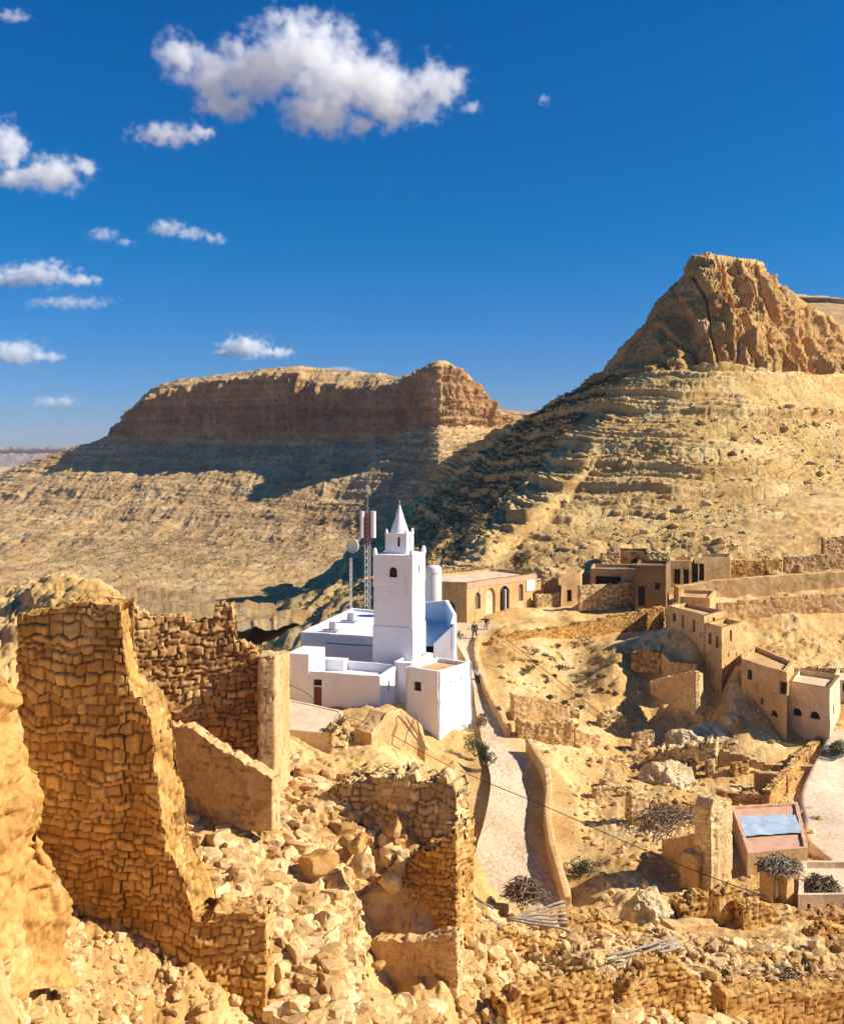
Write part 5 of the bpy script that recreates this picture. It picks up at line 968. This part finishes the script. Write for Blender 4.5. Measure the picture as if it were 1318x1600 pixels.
person(745.5, 1073, 88.0, 'person in a white top and black trousers walking on the narrow path', M_wht, M_blk, {'kr': (.10, -.20, .52), 'ar': (.10, -.16, .10), 'tr': (.10, -.32, .05), 'kl': (-.10, .06, .50), 'al': (-.10, .26, .14), 'tl': (-.10, .14, .03)}, rot=math.pi)
# ---------------------------------------------------------------- cables, beams, fronds
def cable(pts, label, r=.03, sag=.4):
    p = crom([P(*q) for q in pts], 60); m = MB(); m.tube(p, r, 6); o = m.build('power_cable', M_wire, None, tuple(p[0]), smooth=True); tag(o, label, 'cable', None, 'thing')
cable([(792,1000,92),(880,1070,87),(970,1140,80),(1035,1195,74)], 'upper of two thin cables slanting down over the gully slope', .025)
cable([(800,1012,91),(880,1080,86),(965,1148,80),(1028,1200,74.5)], 'lower of two thin cables slanting down over the gully slope', .018)
cable([(452,1070,81.2),(482,1085,79),(505,1108,77),(585,1135,70),(700,1196,62),(865,1266,55),(1000,1326,52),(1130,1378,50),(1200,1402,49)], 'long cable running from the mosque court across the path to the palm frond shelter', .022)
cable([(708,1308,31.5),(745,1316,36)], 'short cable end leaving the right side of the stump', .02)
def beams(name, cat, lst, mat, group, lab):
    for i, (x0, y0, Y0, x1, y1, Y1, r) in enumerate(lst):
        p, q = P(x0, y0, Y0), P(x1, y1, Y1); m = MB(); t = np.linspace(0, 1, 9)[:, None]; L = p+(q-p)*t; L = L+fbm(L*1.3+i*7, 2, i)[:, None]*np.array((0, 0, .12)); m.tube(L, r*(1+.2*vnoise(L*2)), 7)
        o = m.build(name, mat, None, tuple(p), smooth=True); tag(o, lab[i], cat, group, 'thing')
od = ['uppermost', 'second', 'third', 'fourth', 'fifth', 'lowest']
beams('timber_plank', 'plank', [(792,1440-i*1,42.0-i*.1,880+i*2,1408+i*9,43.5-i*.5,.05) for i in range(6)], M_greyw, 'grey planks at the end of the path', [f'{w_} grey weathered plank of the stack at the end of the path' for w_ in od])
beams('timber_beam', 'beam', [(946+i*4,1496+i*7,40.5-i*.35,1055+i*3,1466+i*7,42.5-i*.4,.055) for i in range(3)]+[(1085,1496,43,1125,1490,43.5,.07)], M_greyw, 'long grey beams over the lower right ruins', ['uppermost of the long grey beams above the gable shaped wall', 'middle one of the long grey beams above the gable shaped wall', 'lowest of the long grey beams above the gable shaped wall', 'short grey beam right of the long ones'])
beams('leaning_pole', 'pole', [(622,1118,68.5,664,1172,67,.06),(634,1120,68.5,668,1172,67,.045),(650,1112,70,656,1148,69,.05)], M_wood, 'poles beside the white block', ['longer wooden pole leaning against the shaded face of the white block', 'thinner wooden pole leaning beside the longer one', 'short upright stick near the leaning poles'])
beams('timber_beam', 'beam', [(722,1402,38,800,1466,39,.09),(728,1396,38.6,770,1420,39.2,.06)], M_wood, 'dark beams by the stump', ['dark curved beam lying on the sloping wall right of the stump', 'short dark beam above the curved one'])
def fronds(px, py, Y, r, n, label, name, cat, mat, seed, up=.35):
    c = P(px, py, Y); rs = np.random.RandomState(seed); m = MB()
    for k in range(n):
        a_ = rs.uniform(0, 6.28); q = r*rs.uniform(0, .85)**.7; h = up*math.sqrt(max(0, 1-(q/r)**2))*rs.uniform(.2, 1.1); o_ = c+np.array((q*math.cos(a_), q*math.sin(a_), h)); t_ = a_+rs.normal()*1.1; L = r*rs.uniform(.35, .9)
        d = np.array((math.cos(t_), math.sin(t_), rs.uniform(-.45, .25))); b3 = rs.normal(size=3)*.12*L; m.tube([o_-d*L*.5-(0, 0, .1*L), o_+b3, o_+d*L*.5-(0, 0, .15*L)], [.028, .03, .006], 4)
    tag(m.build(name, mat, None, tuple(c)), label, cat, None, 'thing')
fronds(1218, 1358, 55.5, 1.25, 260, 'thatch of grey dry palm fronds over a dark doorway', 'palm_thatch', 'palm thatch', M_palm, 3, .5)
wall([(1186,1362,1412,55.2),(1206,1366,1414,54.8)], 'low mud wall holding the palm thatch, left of its dark doorway', .5, 'mud', M_mud, res=.08, rag=.1)
wall([(1228,1366,1418,54.8),(1240,1362,1416,55.2)], 'low mud wall holding the palm thatch, right of its dark doorway', .5, 'mud', M_mud, res=.08, rag=.1)
wall([(1204,1366,1412,56),(1232,1366,1412,56)], 'dark back wall inside the palm thatch shelter', .3, 'mud', M_redst, res=.08, rag=.05)
fronds(1282, 1398, 56, 1.15, 420, 'domed basket of dark twigs on the roof of the low walled house', 'twig_basket', 'twig basket', M_wood, 5, .9)
fronds(1040, 1276, 66, 2.2, 220, 'heap of fallen dark roof sticks in the collapsed pit', 'stick_heap', 'stick heap', M_wood, 6, .3)
fronds(820, 1405, 43.5, .95, 380, 'round dark rubble hole shown by added brushwood at the end of the cobbled path', 'hole_infill', 'infill', M_wood, 8, .8)  # dark stick heap added in place of a dark hole in the rubble
fronds(1215, 1528, 41.5, .9, 160, 'small bundle of dark sticks behind the long low wall', 'stick_bundle', 'stick bundle', M_wood, 9, .3)
# ---------------------------------------------------------------- air
mb = MB(); mb.box((0, 2250, -1), (8500, 2560, 78)); M_h = bpy.data.materials.new('haze_air'); M_h.use_nodes = True; t = M_h.node_tree; t.nodes.clear()
v = t.nodes.new('ShaderNodeVolumePrincipled'); v.inputs['Density'].default_value = 0.00006; v.inputs['Color'].default_value = (.62, .76, 1, 1); v.inputs['Anisotropy'].default_value = .2
t.links.new(v.outputs[0], t.nodes.new('ShaderNodeOutputMaterial').inputs['Volume'])
tag(mb.build('haze', M_h), 'thin blue haze in the distance', kind='stuff')
